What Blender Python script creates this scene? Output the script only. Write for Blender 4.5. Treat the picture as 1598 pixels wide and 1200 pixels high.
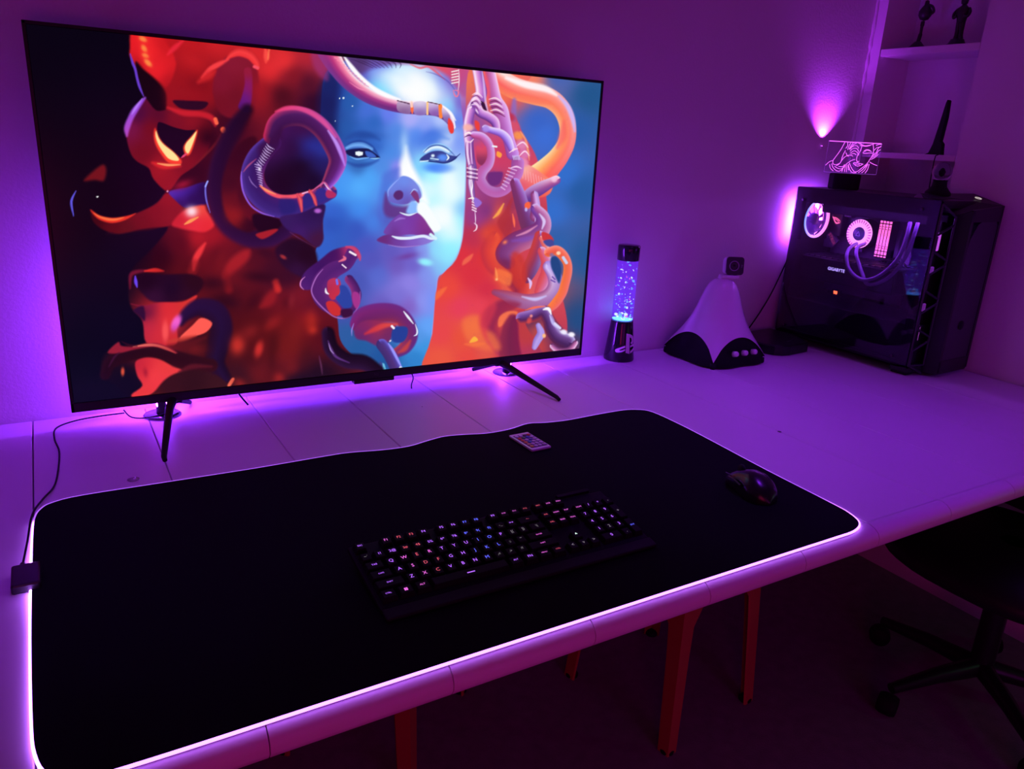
import bpy, bmesh, math, random
import numpy as np
from mathutils import Vector, Matrix, Quaternion

# ================================================================ camera, world, lights, exposure
scene = bpy.context.scene
for o in list(bpy.data.objects): bpy.data.objects.remove(o, do_unlink=True)
COL = scene.collection

CAM_POS = Vector((0, 0, 1.35))
CR = [[0.8598459, -0.5078268, 0.0526971], [-0.1118476, -0.2880699, -0.9510551], [0.4981517, 0.8118668, -0.3044949]]                     # rows: camera right, down, forward in room axes
FPX = 1202.5107                       # focal length in pixels for the 1598 x 1200 frame
cam_data = bpy.data.cameras.new('camera'); cam = bpy.data.objects.new('camera', cam_data); COL.objects.link(cam)
cam_data.sensor_width = 36.0; cam_data.lens = FPX*36.0/1598.0; cam_data.clip_start = 0.02
m = Matrix.Identity(4)
for i in range(3):
    m[i][0] = CR[0][i]; m[i][1] = -CR[1][i]; m[i][2] = -CR[2][i]
m.translation = CAM_POS
cam.matrix_world = m
scene.camera = cam

scene.view_settings.view_transform = 'Standard'; scene.view_settings.look = 'None'
scene.view_settings.exposure = 0.0; scene.view_settings.gamma = 1.0
scene.view_settings.use_curve_mapping = False

world = bpy.data.worlds.new('world'); scene.world = world; world.use_nodes = True
bg = world.node_tree.nodes['Background']; bg.inputs[0].default_value = (0.5, 0.1, 0.6, 1); bg.inputs[1].default_value = 0.004

def area_light(name, loc, target, sx, sy, color, power, spread=180):
    d = bpy.data.lights.new(name, 'AREA'); d.shape = 'RECTANGLE'; d.size = sx; d.size_y = sy
    d.color = color; d.energy = power; d.spread = math.radians(spread)
    o = bpy.data.objects.new(name, d); COL.objects.link(o); o.location = loc
    o.rotation_euler = (Vector(target)-Vector(loc)).to_track_quat('-Z', 'Y').to_euler()
    return o
# the room's pink coloured lamp, behind the viewer on the left, and the faint green glow behind the chair
area_light('room_lamp', (-0.30, -0.8, 0.85), (0.9, 0.8, 0.6), 0.5, 0.5, (1.0, 0.02, 0.20), 2.7)
area_light('rear_glow_lamp', (0.8, -1.1, 1.0), (1.2, 1.6, 1.1), 0.9, 0.6, (0.58, 0.01, 0.56), 2.0)
area_light('floor_fill', (1.1, -0.5, 0.40), (1.2, 1.2, 0.2), 0.5, 0.3, (0.55, 0.02, 0.75), 0.9)  # added fill that lifts the dark floor, no such lamp seen
area_light('side_fill', (2.24, 0.62, 1.05), (1.5, 1.7, 0.95), 0.2, 0.2, (0.27, 0.02, 1.0), 0.55)  # unseen violet fill, added for the webcam's sideways shadow
def spot_light(name, loc, target, color, power, ang, blend, size):
    d = bpy.data.lights.new(name, 'SPOT'); d.energy = power; d.color = color; d.spot_size = math.radians(ang); d.spot_blend = blend; d.shadow_soft_size = size
    o = bpy.data.objects.new(name, d); COL.objects.link(o); o.location = loc
    o.rotation_euler = (Vector(target)-Vector(loc)).to_track_quat('-Z', 'Y').to_euler(); return o
spot_light('overhead_fill_left', (0.10, 1.00, 2.30), (0.06, 1.22, 0.75), (0.27, 0.03, 1.0), 22, 46, 1.0, 0.12)  # added violet fill over the desk's left end, no fixture there
spot_light('overhead_fill', (1.40, 0.90, 2.40), (1.36, 1.12, 0.75), (0.25, 0.02, 1.0), 46, 60, 1.0, 0.12)  # made-up overhead violet fill that brightens the desk boards
area_light('green_lamp', (2.28, 0.15, 0.75), (1.9, 0.7, 0.5), 0.1, 0.2, (0.1, 1.0, 0.35), 0.10)

# ================================================================ helpers
MATS = {}
def mat(name, color=(0.5, 0.5, 0.5), rough=0.5, metal=0.0, emit=None, estr=1.0, noise=None, bump=None, spec=0.5, trans=0.0, ior=1.45, alpha=1.0, coat=0.0, sampling=None):
    """procedural principled material; noise=(scale, amount) varies the colour, bump=(scale, strength) the surface"""
    if name in MATS: return MATS[name]
    M = bpy.data.materials.new(name); M.use_nodes = True; nt = M.node_tree; b = nt.nodes['Principled BSDF']
    b.inputs['Base Color'].default_value = (*color, 1); b.inputs['Roughness'].default_value = rough
    b.inputs['Metallic'].default_value = metal; b.inputs['Specular IOR Level'].default_value = spec
    b.inputs['Transmission Weight'].default_value = trans; b.inputs['IOR'].default_value = ior; b.inputs['Alpha'].default_value = alpha
    b.inputs['Coat Weight'].default_value = coat
    tc = nt.nodes.new('ShaderNodeTexCoord')
    if noise:
        n = nt.nodes.new('ShaderNodeTexNoise'); n.inputs['Scale'].default_value = noise[0]; n.inputs['Detail'].default_value = 4
        nt.links.new(tc.outputs['Object'], n.inputs['Vector'])
        mx = nt.nodes.new('ShaderNodeMix'); mx.data_type = 'RGBA'
        mx.inputs[6].default_value = (*[c*(1-noise[1]) for c in color], 1); mx.inputs[7].default_value = (*[min(1, c*(1+noise[1])) for c in color], 1)
        nt.links.new(n.outputs[0], mx.inputs[0]); nt.links.new(mx.outputs[2], b.inputs['Base Color'])
    if bump:
        n = nt.nodes.new('ShaderNodeTexNoise'); n.inputs['Scale'].default_value = bump[0]; n.inputs['Detail'].default_value = 5
        nt.links.new(tc.outputs['Object'], n.inputs['Vector'])
        bp = nt.nodes.new('ShaderNodeBump'); bp.inputs['Strength'].default_value = bump[1]; bp.inputs['Distance'].default_value = 0.004
        nt.links.new(n.outputs[0], bp.inputs['Height']); nt.links.new(bp.outputs[0], b.inputs['Normal'])
    if emit:
        b.inputs['Emission Color'].default_value = (*emit, 1); b.inputs['Emission Strength'].default_value = estr
    if sampling: M.cycles.emission_sampling = sampling
    MATS[name] = M
    return M

class MB:
    """collects shapes into one mesh"""
    def __init__(s): s.v = []; s.f = []; s.mi = []; s.sm = []
    def add(s, v, f, mi=0, smooth=False):
        n = len(s.v); s.v += [tuple(p) for p in v]; s.f += [tuple(i+n for i in q) for q in f]; s.mi += [mi]*len(f); s.sm += [smooth]*len(f)
        return s
    def bm(s, b, mi=0, smooth=False, M=None):
        b.verts.index_update()
        vs = [(M @ v.co if M else v.co) for v in b.verts]
        s.add(vs, [[v.index for v in f.verts] for f in b.faces], mi, smooth); b.free(); return s
    def box(s, c, d, bev=0.0, rz=0.0, mi=0, seg=2, M=None, smooth=False):
        b = bmesh.new(); bmesh.ops.create_cube(b, size=1.0)
        for v in b.verts: v.co = Vector((v.co.x*d[0], v.co.y*d[1], v.co.z*d[2]))
        if bev > 0: bmesh.ops.bevel(b, geom=b.edges[:]+b.verts[:], offset=min(bev, min(d)*.49), segments=seg, affect='EDGES', profile=0.5)
        T = Matrix.Translation(c) @ Matrix.Rotation(rz, 4, 'Z')
        if M is not None: T = M @ T
        return s.bm(b, mi, smooth, T)
    def prism(s, poly, z0, z1, mi=0, M=None, cap=True, smooth=False, top=None):
        n = len(poly); tp = top or poly
        v = [Vector((p[0], p[1], z0)) for p in poly]+[Vector((p[0], p[1], z1)) for p in tp]
        if M is not None: v = [M @ p for p in v]
        f = [(i, (i+1) % n, n+(i+1) % n, n+i) for i in range(n)]
        s.add(v, f, mi, smooth)
        if cap: s.add(v, [tuple(range(n))[::-1], tuple(range(n, 2*n))], mi, False)
        return s
    def lathe(s, prof, c=(0, 0, 0), seg=32, mi=0, M=None, smooth=True, cap=False):
        v = []; f = []
        for r, z in prof:
            for k in range(seg):
                a = 2*math.pi*k/seg; v.append(Vector((r*math.cos(a), r*math.sin(a), z)))
        T = Matrix.Translation(c)
        if M is not None: T = M @ T
        v = [T @ p for p in v]
        for i in range(len(prof)-1):
            for k in range(seg):
                k2 = (k+1) % seg; f.append((i*seg+k, i*seg+k2, (i+1)*seg+k2, (i+1)*seg+k))
        s.add(v, f, mi, smooth)
        if cap:
            n = len(prof)-1
            s.add(v, [tuple(range(seg))[::-1], tuple(range(n*seg, n*seg+seg))], mi, False)
        return s
    def tube(s, pts, r, seg=10, mi=0, closed=False, cap=True):
        pts = [Vector(p) for p in pts]; n = len(pts); rs = r if isinstance(r, (list, tuple)) else [r]*n
        v = []; f = []; up = None
        for i, p in enumerate(pts):
            t = ((pts[(i+1) % n]-pts[i-1]) if closed else (pts[min(i+1, n-1)]-pts[max(i-1, 0)])).normalized()
            if up is None:
                up = Vector((0, 0, 1)) if abs(t.z) < .9 else Vector((1, 0, 0))
            u = (up - t*up.dot(t)).normalized(); w = t.cross(u); up = u
            for k in range(seg):
                a = 2*math.pi*k/seg; v.append(p+(u*math.cos(a)+w*math.sin(a))*rs[i])
        for i in range(n if closed else n-1):
            j = (i+1) % n
            for k in range(seg):
                k2 = (k+1) % seg; f.append((i*seg+k, i*seg+k2, j*seg+k2, j*seg+k))
        s.add(v, f, mi, True)
        if cap and not closed: s.add(v, [tuple(range(seg))[::-1], tuple(range((n-1)*seg, n*seg))], mi, False)
        return s
    def grid(s, rows, mi=0, smooth=True, closed=False):
        """rows: equally long lists of points, skinned in order"""
        n = len(rows[0]); v = [p for r in rows for p in r]; f = []
        for i in range(len(rows)-1):
            for k in range(n if closed else n-1):
                k2 = (k+1) % n; f.append((i*n+k, i*n+k2, (i+1)*n+k2, (i+1)*n+k))
        return s.add(v, f, mi, smooth)
    def obj(s, name, mats, parent=None, loc=None, rz=None):
        me = bpy.data.meshes.new(name); me.from_pydata([tuple(p) for p in s.v], [], s.f)
        for M in (mats if isinstance(mats, (list, tuple)) else [mats]): me.materials.append(M)
        me.polygons.foreach_set('material_index', s.mi); me.polygons.foreach_set('use_smooth', s.sm)
        me.update()
        b = bmesh.new(); b.from_mesh(me); bmesh.ops.recalc_face_normals(b, faces=b.faces); b.to_mesh(me); b.free()
        o = bpy.data.objects.new(name, me); COL.objects.link(o)
        if parent: o.parent = parent
        if loc is not None: o.location = loc
        if rz is not None: o.rotation_euler = (0, 0, rz)
        return o

def tag(o, label, cat, group=None, kind=None):
    o['label'] = label; o['category'] = cat
    if group: o['group'] = group
    if kind: o['kind'] = kind
    return o
def thing(name, label, cat, loc=(0, 0, 0), rz=0.0, group=None):
    o = bpy.data.objects.new(name, None); COL.objects.link(o); o.location = loc; o.rotation_euler = (0, 0, rz); o.empty_display_size = .02
    return tag(o, label, cat, group)
def struct(o): o['kind'] = 'structure'; return o

def crom(p, n=6, closed=False):
    p = [Vector(q) for q in p]; m_ = len(p); out = []
    for i in range(m_ if closed else m_-1):
        a = p[i-1] if (closed or i > 0) else p[0]; b = p[i]; c = p[(i+1) % m_]; d = p[(i+2) % m_] if (closed or i+2 < m_) else p[-1]
        for k in range(n):
            t = k/n; out.append(.5*((2*b)+(c-a)*t+(2*a-5*b+4*c-d)*t*t+(3*b-a-3*c+d)*t**3))
    if not closed: out.append(p[-1])
    return out

_tc = {}
def text_geo(txt, bold=False):
    """centred flat outline of a string, 1 unit cap-size, as (verts, faces)"""
    if txt in _tc: return _tc[txt]
    c = bpy.data.curves.new('t', 'FONT'); c.body = txt; c.align_x = 'CENTER'; c.align_y = 'CENTER'; c.resolution_u = 2; c.size = 1.0
    if bold: c.offset = 0.02
    o = bpy.data.objects.new('t', c); COL.objects.link(o)
    dg = bpy.context.evaluated_depsgraph_get(); dg.update()
    me = bpy.data.meshes.new_from_object(o.evaluated_get(dg))
    r = ([tuple(v.co) for v in me.vertices], [tuple(p.vertices) for p in me.polygons])
    bpy.data.objects.remove(o); bpy.data.curves.remove(c); bpy.data.meshes.remove(me)
    _tc[txt] = r
    return r
def frame(o, x, y):
    """matrix with local x, y axes along the given directions"""
    x = Vector(x).normalized(); y = Vector(y); y = (y-x*y.dot(x)).normalized(); z = x.cross(y)
    M = Matrix.Identity(4)
    for i in range(3): M[i][0] = x[i]; M[i][1] = y[i]; M[i][2] = z[i]; M[i][3] = o[i]
    return M

# ================================================================ materials
WALL = mat('plaster_wall', (0.80, 0.78, 0.80), 0.75, noise=(3, .03), bump=(150, .16), spec=.3)
DESK = mat('painted_boards', (0.80, 0.76, 0.78), 0.46, noise=(6, .03), bump=(14, .06), spec=.45)
FLOOR = mat('dark_carpet', (0.24, 0.20, 0.25), 0.95, noise=(30, .25), bump=(260, .5), spec=.1)
BLACK = mat('black_plastic', (0.012, 0.012, 0.014), 0.35)
BLACKM = mat('black_matte', (0.008, 0.008, 0.010), 0.7, spec=.3)
CLOTH = mat('black_cloth', (0.006, 0.006, 0.007), 0.95, spec=.12, bump=(900, .1))
GLOSS = mat('gloss_black', (0.010, 0.010, 0.014), 0.12)
WHITE = mat('gloss_white', (0.82, 0.80, 0.82), 0.18, coat=.3)
CHROME = mat('chrome', (0.8, 0.8, 0.82), 0.2, metal=1)

# ================================================================ room shell
X0, X1, Y0, Y1, H = -1.3, 2.365, -1.6, 1.754, 2.5
NY0, NY1, NZ0, NZ1, ND = 1.392, 1.715, 1.02, 2.2, 0.16        # niche in the right wall
struct(MB().box(((X0+X1)/2+.1, (Y0+Y1)/2, -.03), (X1-X0+.4, Y1-Y0+.2, .06)).obj('floor', FLOOR))
struct(MB().box(((X0+X1)/2+.1, (Y0+Y1)/2, H+.03), (X1-X0+.4, Y1-Y0+.2, .06)).obj('ceiling', WALL))
struct(MB().box(((X0+X1)/2+.1, Y1+.05, H/2), (X1-X0+.4, .1, H)).obj('wall_back', WALL))
struct(MB().box((X0-.05, (Y0+Y1)/2, H/2), (.1, Y1-Y0+.2, H)).obj('wall_left', WALL))
struct(MB().box(((X0+X1)/2, Y0-.05, H/2), (X1-X0+.2, .1, H)).obj('wall_front', WALL))
w = MB(); T = ND+.04
def wr(y0, y1, z0, z1, x0=0, x1=T): w.box((X1+(x0+x1)/2, (y0+y1)/2, (z0+z1)/2), (x1-x0, y1-y0, z1-z0))
wr(Y0-.1, NY0, 0, H); wr(NY1, Y1, 0, H); wr(NY0, NY1, 0, NZ0); wr(NY0, NY1, NZ1, H); wr(NY0, NY1, NZ0, NZ1, ND, T)
struct(w.obj('wall_right', WALL))
# plaster corner bead beside the niche (bumpy edge)
random.seed(4)
# shelves inside the niche
tag(MB().box((X1+ND/2+.001, (NY0+NY1)/2, 1.671), (ND-.002, NY1-NY0-.004, .022), .002).obj('niche_shelf', WALL), 'upper white shelf of the wall niche, carrying the two small statuettes', 'shelf', 'shelves in the wall niche')
tag(MB().box((X1+ND/2+.001, (NY0+NY1)/2, 1.360), (ND-.002, NY1-NY0-.004, .018), .002).obj('niche_shelf', WALL), 'lower white shelf of the wall niche, carrying the black fin-shaped ornament', 'shelf', 'shelves in the wall niche')

# ================================================================ desk: painted boards running from the wall to the front edge
ZD = 0.75
desk = thing('desk', 'long white painted wooden desk of wide boards along the wall', 'desk', (0.9, 1.2, 0))
def place(o, parent):      # keep room coordinates for a part modelled in place
    o.parent = parent; o.matrix_parent_inverse = Matrix.Translation(-parent.location) if parent.rotation_euler.z == 0 else (Matrix.Translation(parent.location) @ Matrix.Rotation(parent.rotation_euler.z, 4, 'Z')).inverted(); return o
seams = [-1.28, -1.10, -.90, -.69, -.48, -.275, -.067, .141, .355, .563, .770, .977, 1.163, 1.376, 1.595, 1.845, 2.09, 2.355]
mb = MB(); fr = MB()
for i in range(len(seams)-1):
    a, b = seams[i], seams[i+1]; g = .0016 if abs(a+.067) > .01 else .0035
    mb.box(((a+b)/2+g/4, (1.748+.700)/2, ZD-.011), (b-a-g*.6, 1.748-.700, .022), .0014, seg=1)
    # rounded nosing at the front of each board
    prof = [(.702, ZD), (.694, ZD), (.684, ZD-.003), (.676, ZD-.009), (.672, ZD-.017), (.672, ZD-.027), (.677, ZD-.036), (.686, ZD-.041), (.702, ZD-.042)]
    x0, x1 = a+.0007, b-.0007
    rows = [[(x0, y, z) for y, z in prof], [(x1, y, z) for y, z in prof]]
    fr.grid(rows); fr.add(rows[0], [tuple(range(len(prof)))]); fr.add(rows[1], [tuple(range(len(prof)))])
place(mb.obj('tabletop', DESK), desk)
place(fr.obj('front_nosing', DESK), desk)
mb = MB()
mb.box((.53, 1.22, ZD-.032), (3.62, 1.03, .018)); mb.box((.53, .78, ZD-.060), (3.62, .04, .04)); mb.box((.53, 1.66, ZD-.060), (3.62, .04, .04))
place(mb.obj('under_frame', mat('raw_board', (0.30, 0.24, 0.22), .7, noise=(8, .15))), desk)
for x, y in ((-1.20, .80), (-1.20, 1.64)):
    place(MB().box((x, y, .335), (.06, .06, .67), .004).obj('leg', DESK), desk)
# knots and scratches of the old paint
for r_, p in ((.010, (.083, 1.375)), (.0045, (1.375, 1.076)), (.0016, (.70, 1.53))):
    place(MB().lathe([(.0, 0), (r_, .0002), (.0, .0003)], (*p, ZD+.0003), 14).obj('knot', mat('knot_pale', (.55, .48, .54), .5) if r_ > .009 else mat('knot_dark', (.12, .10, .12), .5)), desk)

# ================================================================ television
TY = 1.650; TX0, TX1, TZ0, TZ1 = .004, 1.230, .791, 1.496
tv = thing('television', 'large black flat television showing a blue face with red coiled horns', 'television', ((TX0+TX1)/2, TY+.02, ZD))
mb = MB(); b_ = .006; bb = .019
mb.box(((TX0+TX1)/2, TY+.012, TZ1-b_/2), (TX1-TX0, .026, b_), .001); mb.box(((TX0+TX1)/2, TY+.012, TZ0+bb/2), (TX1-TX0, .026, bb), .001)
mb.box((TX0+b_/2, TY+.012, (TZ0+TZ1)/2), (b_, .026, TZ1-TZ0), .001); mb.box((TX1-b_/2, TY+.012, (TZ0+TZ1)/2), (b_, .026, TZ1-TZ0), .001)
place(mb.obj('bezel', BLACK), tv)
mb = MB(); mb.box(((TX0+TX1)/2, TY+.019, (TZ0+TZ1)/2), (TX1-TX0-.004, .014, TZ1-TZ0-.004), .003)
mb.box(((TX0+TX1)/2, TY+.037, 1.02), (.62, .030, .34), .01)
place(mb.obj('back_shell', BLACKM), tv)
mb = MB(); mb.box((.63, TY+.008, TZ0-.004), (.10, .02, .010), .002); place(mb.obj('sensor_bar', BLACK), tv)
tv_logo = MB(); v, f = text_geo('TCL'); tv_logo.add([(.635+p[0]*.007, TY-.0012, TZ0+.010+p[1]*.007) for p in v], f); place(tv_logo.obj('maker_mark', mat('grey_print', (.10, .06, .09), .5)), tv)
# screen: a fine flat grid, its picture is a colour attribute
sx0, sx1, sz0, sz1 = TX0+.0065, TX1-.0065, TZ0+.0195, TZ1-.0065
NX, NZ = 860, 494
xs = np.linspace(sx0, sx1, NX); zs = np.linspace(sz0, sz1, NZ)
GX, GZ = np.meshgrid(xs, zs); n = NX*NZ
co = np.empty((n, 3), np.float32); co[:, 0] = GX.ravel(); co[:, 1] = TY+.0015; co[:, 2] = GZ.ravel()
# the picture was drawn as seen in perspective; this flattens it onto the panel
d = co.astype(np.float64)-np.array([0, 0, 1.35]); q = d @ np.array(CR).T
PX = 799+FPX*q[:, 0]/q[:, 2]; PY = 600+FPX*q[:, 1]/q[:, 2]
# ---------------------------------------------------------------- the picture shown on the television
def paint_picture(X, Y):
    """Paints the television picture as a colour field (sRGB 0..1) sampled at X, Y (one shared flat picture frame)."""
    import numpy as np
    N = X.size
    C = np.zeros((N, 3), np.float32)

    def num(s):
        return [tuple(float(v) for v in t.split(',')) for t in s.split()] if isinstance(s, str) else list(s)

    def col(c):
        return np.array(c, np.float32) / 255.0

    def spline(p, n=5, closed=False):
        p = np.array(p, float); m = len(p)
        if m < 3: return p
        out = []
        rng = range(m if closed else m - 1)
        for i in rng:
            if closed:
                a, b, c, d = p[i-1], p[i], p[(i+1) % m], p[(i+2) % m]
            else:
                a, b, c, d = p[max(i-1, 0)], p[i], p[i+1], p[min(i+2, m-1)]
            for k in range(n):
                t = k / n
                out.append(0.5*((2*b)+(-a+c)*t+(2*a-5*b+4*c-d)*t*t+(-a+3*b-3*c+d)*t**3))
        if not closed: out.append(p[-1])
        return np.array(out)

    def sel(x0, y0, x1, y1):
        return np.nonzero((X > x0) & (X < x1) & (Y > y0) & (Y < y1))[0]

    def mix(idx, c, a):
        a = np.clip(a, 0, 1)[:, None]
        C[idx] = C[idx]*(1-a) + c*a

    def idw(x, y, samples, p=3.0, e=160):
        acc = np.zeros((x.size, 3), np.float32); w = np.zeros(x.size, np.float32)
        for (sx, sy, c) in samples:
            d = ((x-sx)**2+(y-sy)**2+e)**(-p/2)
            acc += d[:, None]*col(c); w += d
        return acc/w[:, None]

    def S(txt):
        return [(float(a), float(b), (float(r), float(g), float(bb))) for a, b, r, g, bb in (t.split(',') for t in txt.split())]

    def fill(pts, c, soft=1.5, a=1.0, smooth=True, p=3.0):
        q = spline(num(pts), 4, True) if smooth else np.array(num(pts))
        idx = sel(q[:, 0].min()-3*soft, q[:, 1].min()-3*soft, q[:, 0].max()+3*soft, q[:, 1].max()+3*soft)
        x = X[idx]; y = Y[idx]
        d2 = np.full(x.size, 1e9, np.float32); ins = np.zeros(x.size, bool)
        for i in range(len(q)):
            ax, ay = q[i-1]; bx, by = q[i]
            ex, ey = bx-ax, by-ay; L = ex*ex+ey*ey+1e-9
            t = np.clip(((x-ax)*ex+(y-ay)*ey)/L, 0, 1)
            d2 = np.minimum(d2, (x-ax-t*ex)**2+(y-ay-t*ey)**2)
            cr = ((ay > y) != (by > y))
            if ey != 0: ins ^= cr & (x < ex*(y-ay)/ey+ax)
        sd = np.sqrt(d2)*np.where(ins, 1, -1)
        al = np.clip(sd/(2*soft)+0.5, 0, 1); al = al*al*(3-2*al)
        cc = idw(x, y, S(c), p) if isinstance(c, str) else col(c)
        mix(idx, cc, al*a)

    def tube(pts, prof, prof2=None, soft=1.0, a=1.0, n=6, ends=True):
        """pts: x,y,radius; prof: (side -1..1, colour) across, side -1 = left of the running direction."""
        q = spline(num(pts), n)
        R = q[:, 2].max()+3*soft
        idx = sel(q[:, 0].min()-R, q[:, 1].min()-R, q[:, 0].max()+R, q[:, 1].max()+R)
        x = X[idx]; y = Y[idx]
        best = np.full(x.size, 1e9, np.float32); sg = np.zeros(x.size, np.float32); rr = np.ones(x.size, np.float32); tt = np.zeros(x.size, np.float32)
        dd = np.zeros(x.size, np.float32)
        m = len(q)-1
        for i in range(m):
            ax, ay, ar = q[i]; bx, by, br = q[i+1]
            ex, ey = bx-ax, by-ay; L = ex*ex+ey*ey+1e-9
            t = np.clip(((x-ax)*ex+(y-ay)*ey)/L, 0, 1)
            d = np.sqrt((x-ax-t*ex)**2+(y-ay-t*ey)**2)
            r = ar+(br-ar)*t
            k = d/np.maximum(r, .1) < best
            best = np.where(k, d/np.maximum(r, .1), best); dd = np.where(k, d, dd); rr = np.where(k, r, rr)
            sg = np.where(k, np.sign(ex*(y-ay)-ey*(x-ax)), sg); tt = np.where(k, (i+t)/m, tt)
        al = np.clip((rr-dd)/(2*soft)+0.5, 0, 1); al = al*al*(3-2*al)
        s = np.clip(best, 0, 1)*sg
        def pr(pf):
            if not isinstance(pf, list): return np.tile(col(pf), (x.size, 1))
            ks = [k for k, _ in pf]; cs = np.array([col(c) for _, c in pf])
            return np.stack([np.interp(s, ks, cs[:, j]) for j in range(3)], 1)
        cc = pr(prof)
        if prof2 is not None: cc = cc*(1-tt[:, None])+pr(prof2)*tt[:, None]
        mix(idx, cc, al*a)

    def line(pts, c, w=1.0, soft=.7, a=1.0, c2=None):
        p = num(pts); n = len(p)
        if len(p[0]) == 2:
            p = [(q[0], q[1], w*(0.35 if i in (0, n-1) and n > 2 else 1)) for i, q in enumerate(p)]
        tube(p, c, c2, soft, a)

    def blob(x, y, rx, ry, ang, c, a=1.0, hard=0.0):
        R = 2.2*max(rx, ry)
        idx = sel(x-R, y-R, x+R, y+R)
        th = math.radians(ang); u = X[idx]-x; v = Y[idx]-y
        p = (u*math.cos(th)+v*math.sin(th))/rx; q = (-u*math.sin(th)+v*math.cos(th))/ry
        d = np.sqrt(p*p+q*q)
        al = np.exp(-(d**(2+4*hard))*1.1)
        mix(idx, col(c), al*a)

    # ---- ground colours
    C[:] = idw(X, Y, S('60,40,4,3,16 120,300,4,3,17 130,600,8,7,30 150,520,7,7,30 60,200,4,3,18 190,120,5,3,16 190,400,7,5,24 170,450,6,6,28 '
        '240,60,200,20,28 300,60,190,24,30 340,60,205,32,38 400,80,215,38,42 440,90,225,45,48 480,90,180,35,50 500,100,150,40,70 '
        '250,120,150,18,25 300,110,175,22,28 330,130,150,18,25 300,140,150,16,24 360,190,60,8,24 320,230,60,6,16 350,260,50,6,16 370,300,70,10,16 360,340,95,14,14 '
        '300,270,45,5,12 280,380,85,10,18 310,370,180,25,30 330,365,160,22,28 250,400,45,4,14 220,390,20,4,20 290,420,85,12,18 340,400,95,14,20 '
        '420,110,225,42,46 410,150,140,22,32 440,150,70,12,26 480,130,78,16,40 490,160,45,9,40 460,120,130,22,36 '
        '430,420,60,12,28 400,400,80,14,24 360,420,120,20,26 450,430,55,12,32 480,420,40,10,30 470,460,120,22,30 440,470,110,18,24 400,470,85,14,20 360,470,70,12,22 '
        '490,480,90,15,34 480,500,140,25,28 500,520,85,14,28 440,500,110,20,24 400,510,80,14,20 450,550,110,22,26 420,580,90,18,24 500,590,30,10,28 470,600,35,12,32 '
        '380,600,50,16,26 330,610,48,16,22 280,610,50,15,22 320,540,60,14,26 250,500,200,38,50 240,540,120,20,35 200,600,10,7,30 '
        '720,120,225,90,120 760,150,230,80,100 800,140,240,90,80 830,120,250,130,100 870,118,70,100,180 920,150,32,85,140 900,200,40,90,165 910,300,35,90,160 915,400,35,85,150 905,500,30,75,130 880,540,80,50,90 '
        '850,210,60,110,215 840,190,55,100,200 860,330,50,110,205 880,270,50,110,205 870,380,45,95,170 '
        '720,180,150,90,180 700,150,140,140,240 760,330,150,60,130 740,350,150,50,100 760,400,215,50,60 730,430,222,52,70 720,480,228,60,85 700,540,230,75,65 740,560,228,70,60 780,570,225,80,75 '
        '800,400,205,60,70 790,440,235,85,60 760,500,225,70,75 820,560,190,60,80 860,560,170,60,90 830,450,240,90,70 690,580,235,85,60 720,520,235,85,60'), 3.2)
    # dark backdrop at the left
    fill('40,20 203,20 206,56 203,85 213,118 225,153 205,182 197,205 203,235 215,252 240,268 258,297 240,320 205,338 165,366 230,360 262,354 240,385 206,420 200,455 205,480 222,500 228,535 170,545 158,580 190,610 215,640 210,700 40,700',
         '60,60,4,3,15 150,150,5,3,17 190,250,3,2,12 180,300,3,2,10 130,320,4,3,16 120,500,6,6,28 150,600,9,8,32 230,380,10,5,24 200,430,9,5,26 190,520,9,6,30', 2.5)
    # upper horn
    fill('206,50 203,75 203,88 214,105 232,115 250,128 262,135 275,100 262,70 240,50', '210,70,232,28,36 215,100,190,20,30 235,80,240,36,40 245,110,235,32,40 258,70,200,24,30 262,130,190,22,30', 3)
    fill('212,96 224,108 238,120 250,132 259,145 260,160 257,175 243,174 230,160 219,138 213,116', (20, 3, 12), 3)
    blob(268, 150, 12, 26, 0, (155, 18, 28), .7)
    line('203,84 207,98 211,108 214,122 218,136 224,150', (105, 60, 205), 1.9, 1.2)
    for x, y, rx, ry, an in ((223, 61, 7, 4, 30), (225, 76, 4, 7, -30), (227, 87, 6, 3.6, 30), (231, 98, 8, 4, 45)):
        blob(x, y, rx+3, ry+3, an, (250, 50, 45), .8); blob(x, y, rx, ry, an, (252, 140, 66), .95, .4)
    line('262,85 272,75 286,63', (240, 40, 60), 4, 3, .8)
    blob(300, 95, 22, 12, 20, (200, 30, 36), .5); blob(310, 130, 30, 14, 30, (120, 12, 22), .5); blob(285, 145, 22, 7, 10, (150, 20, 28), .6)
    # looped horn with its flame-lit hole
    fill('225,153 210,172 200,190 197,205 200,226 206,243 216,253 232,262 240,280 262,298 282,275 300,262 322,240 330,210 325,190 300,178 262,172 243,172',
         '205,200,120,20,70 215,180,70,10,60 235,200,120,12,20 225,240,110,12,20 250,262,165,22,26 260,285,150,20,26 290,255,130,16,22 310,230,110,12,20 320,210,70,8,14 300,190,140,18,28 270,182,130,16,30 250,180,80,10,40', 2)
    line('226,153 212,170 204,184 198,200 198,212', (150, 80, 240), 4.5, 2.5, .95, (185, 75, 200))
    line('222,154 212,168 206,178', (190, 130, 255), 2, 1.5, .8)
    fill('270,157 290,157 323,159 320,168 308,172 290,171 278,167', (42, 8, 30), 2)
    line('262,168 285,176 312,178 330,184 336,196', (212, 32, 44), 4.5, 3, .85)
    line('336,186 338,192', (255, 100, 70), 3, 1.2); line('348,202 349,204', (255, 95, 60), 4, 1.4); line('345,208 338,222 322,240 300,262', (120, 25, 25), 2, 2, .7)
    blob(325, 215, 14, 12, -40, (38, 3, 10), .8)
    fill('246,193 252,191 270,198 290,203 306,204 300,220 290,235 281,247 268,234 254,222 246,209', (20, 4, 22), 1.2)
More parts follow.
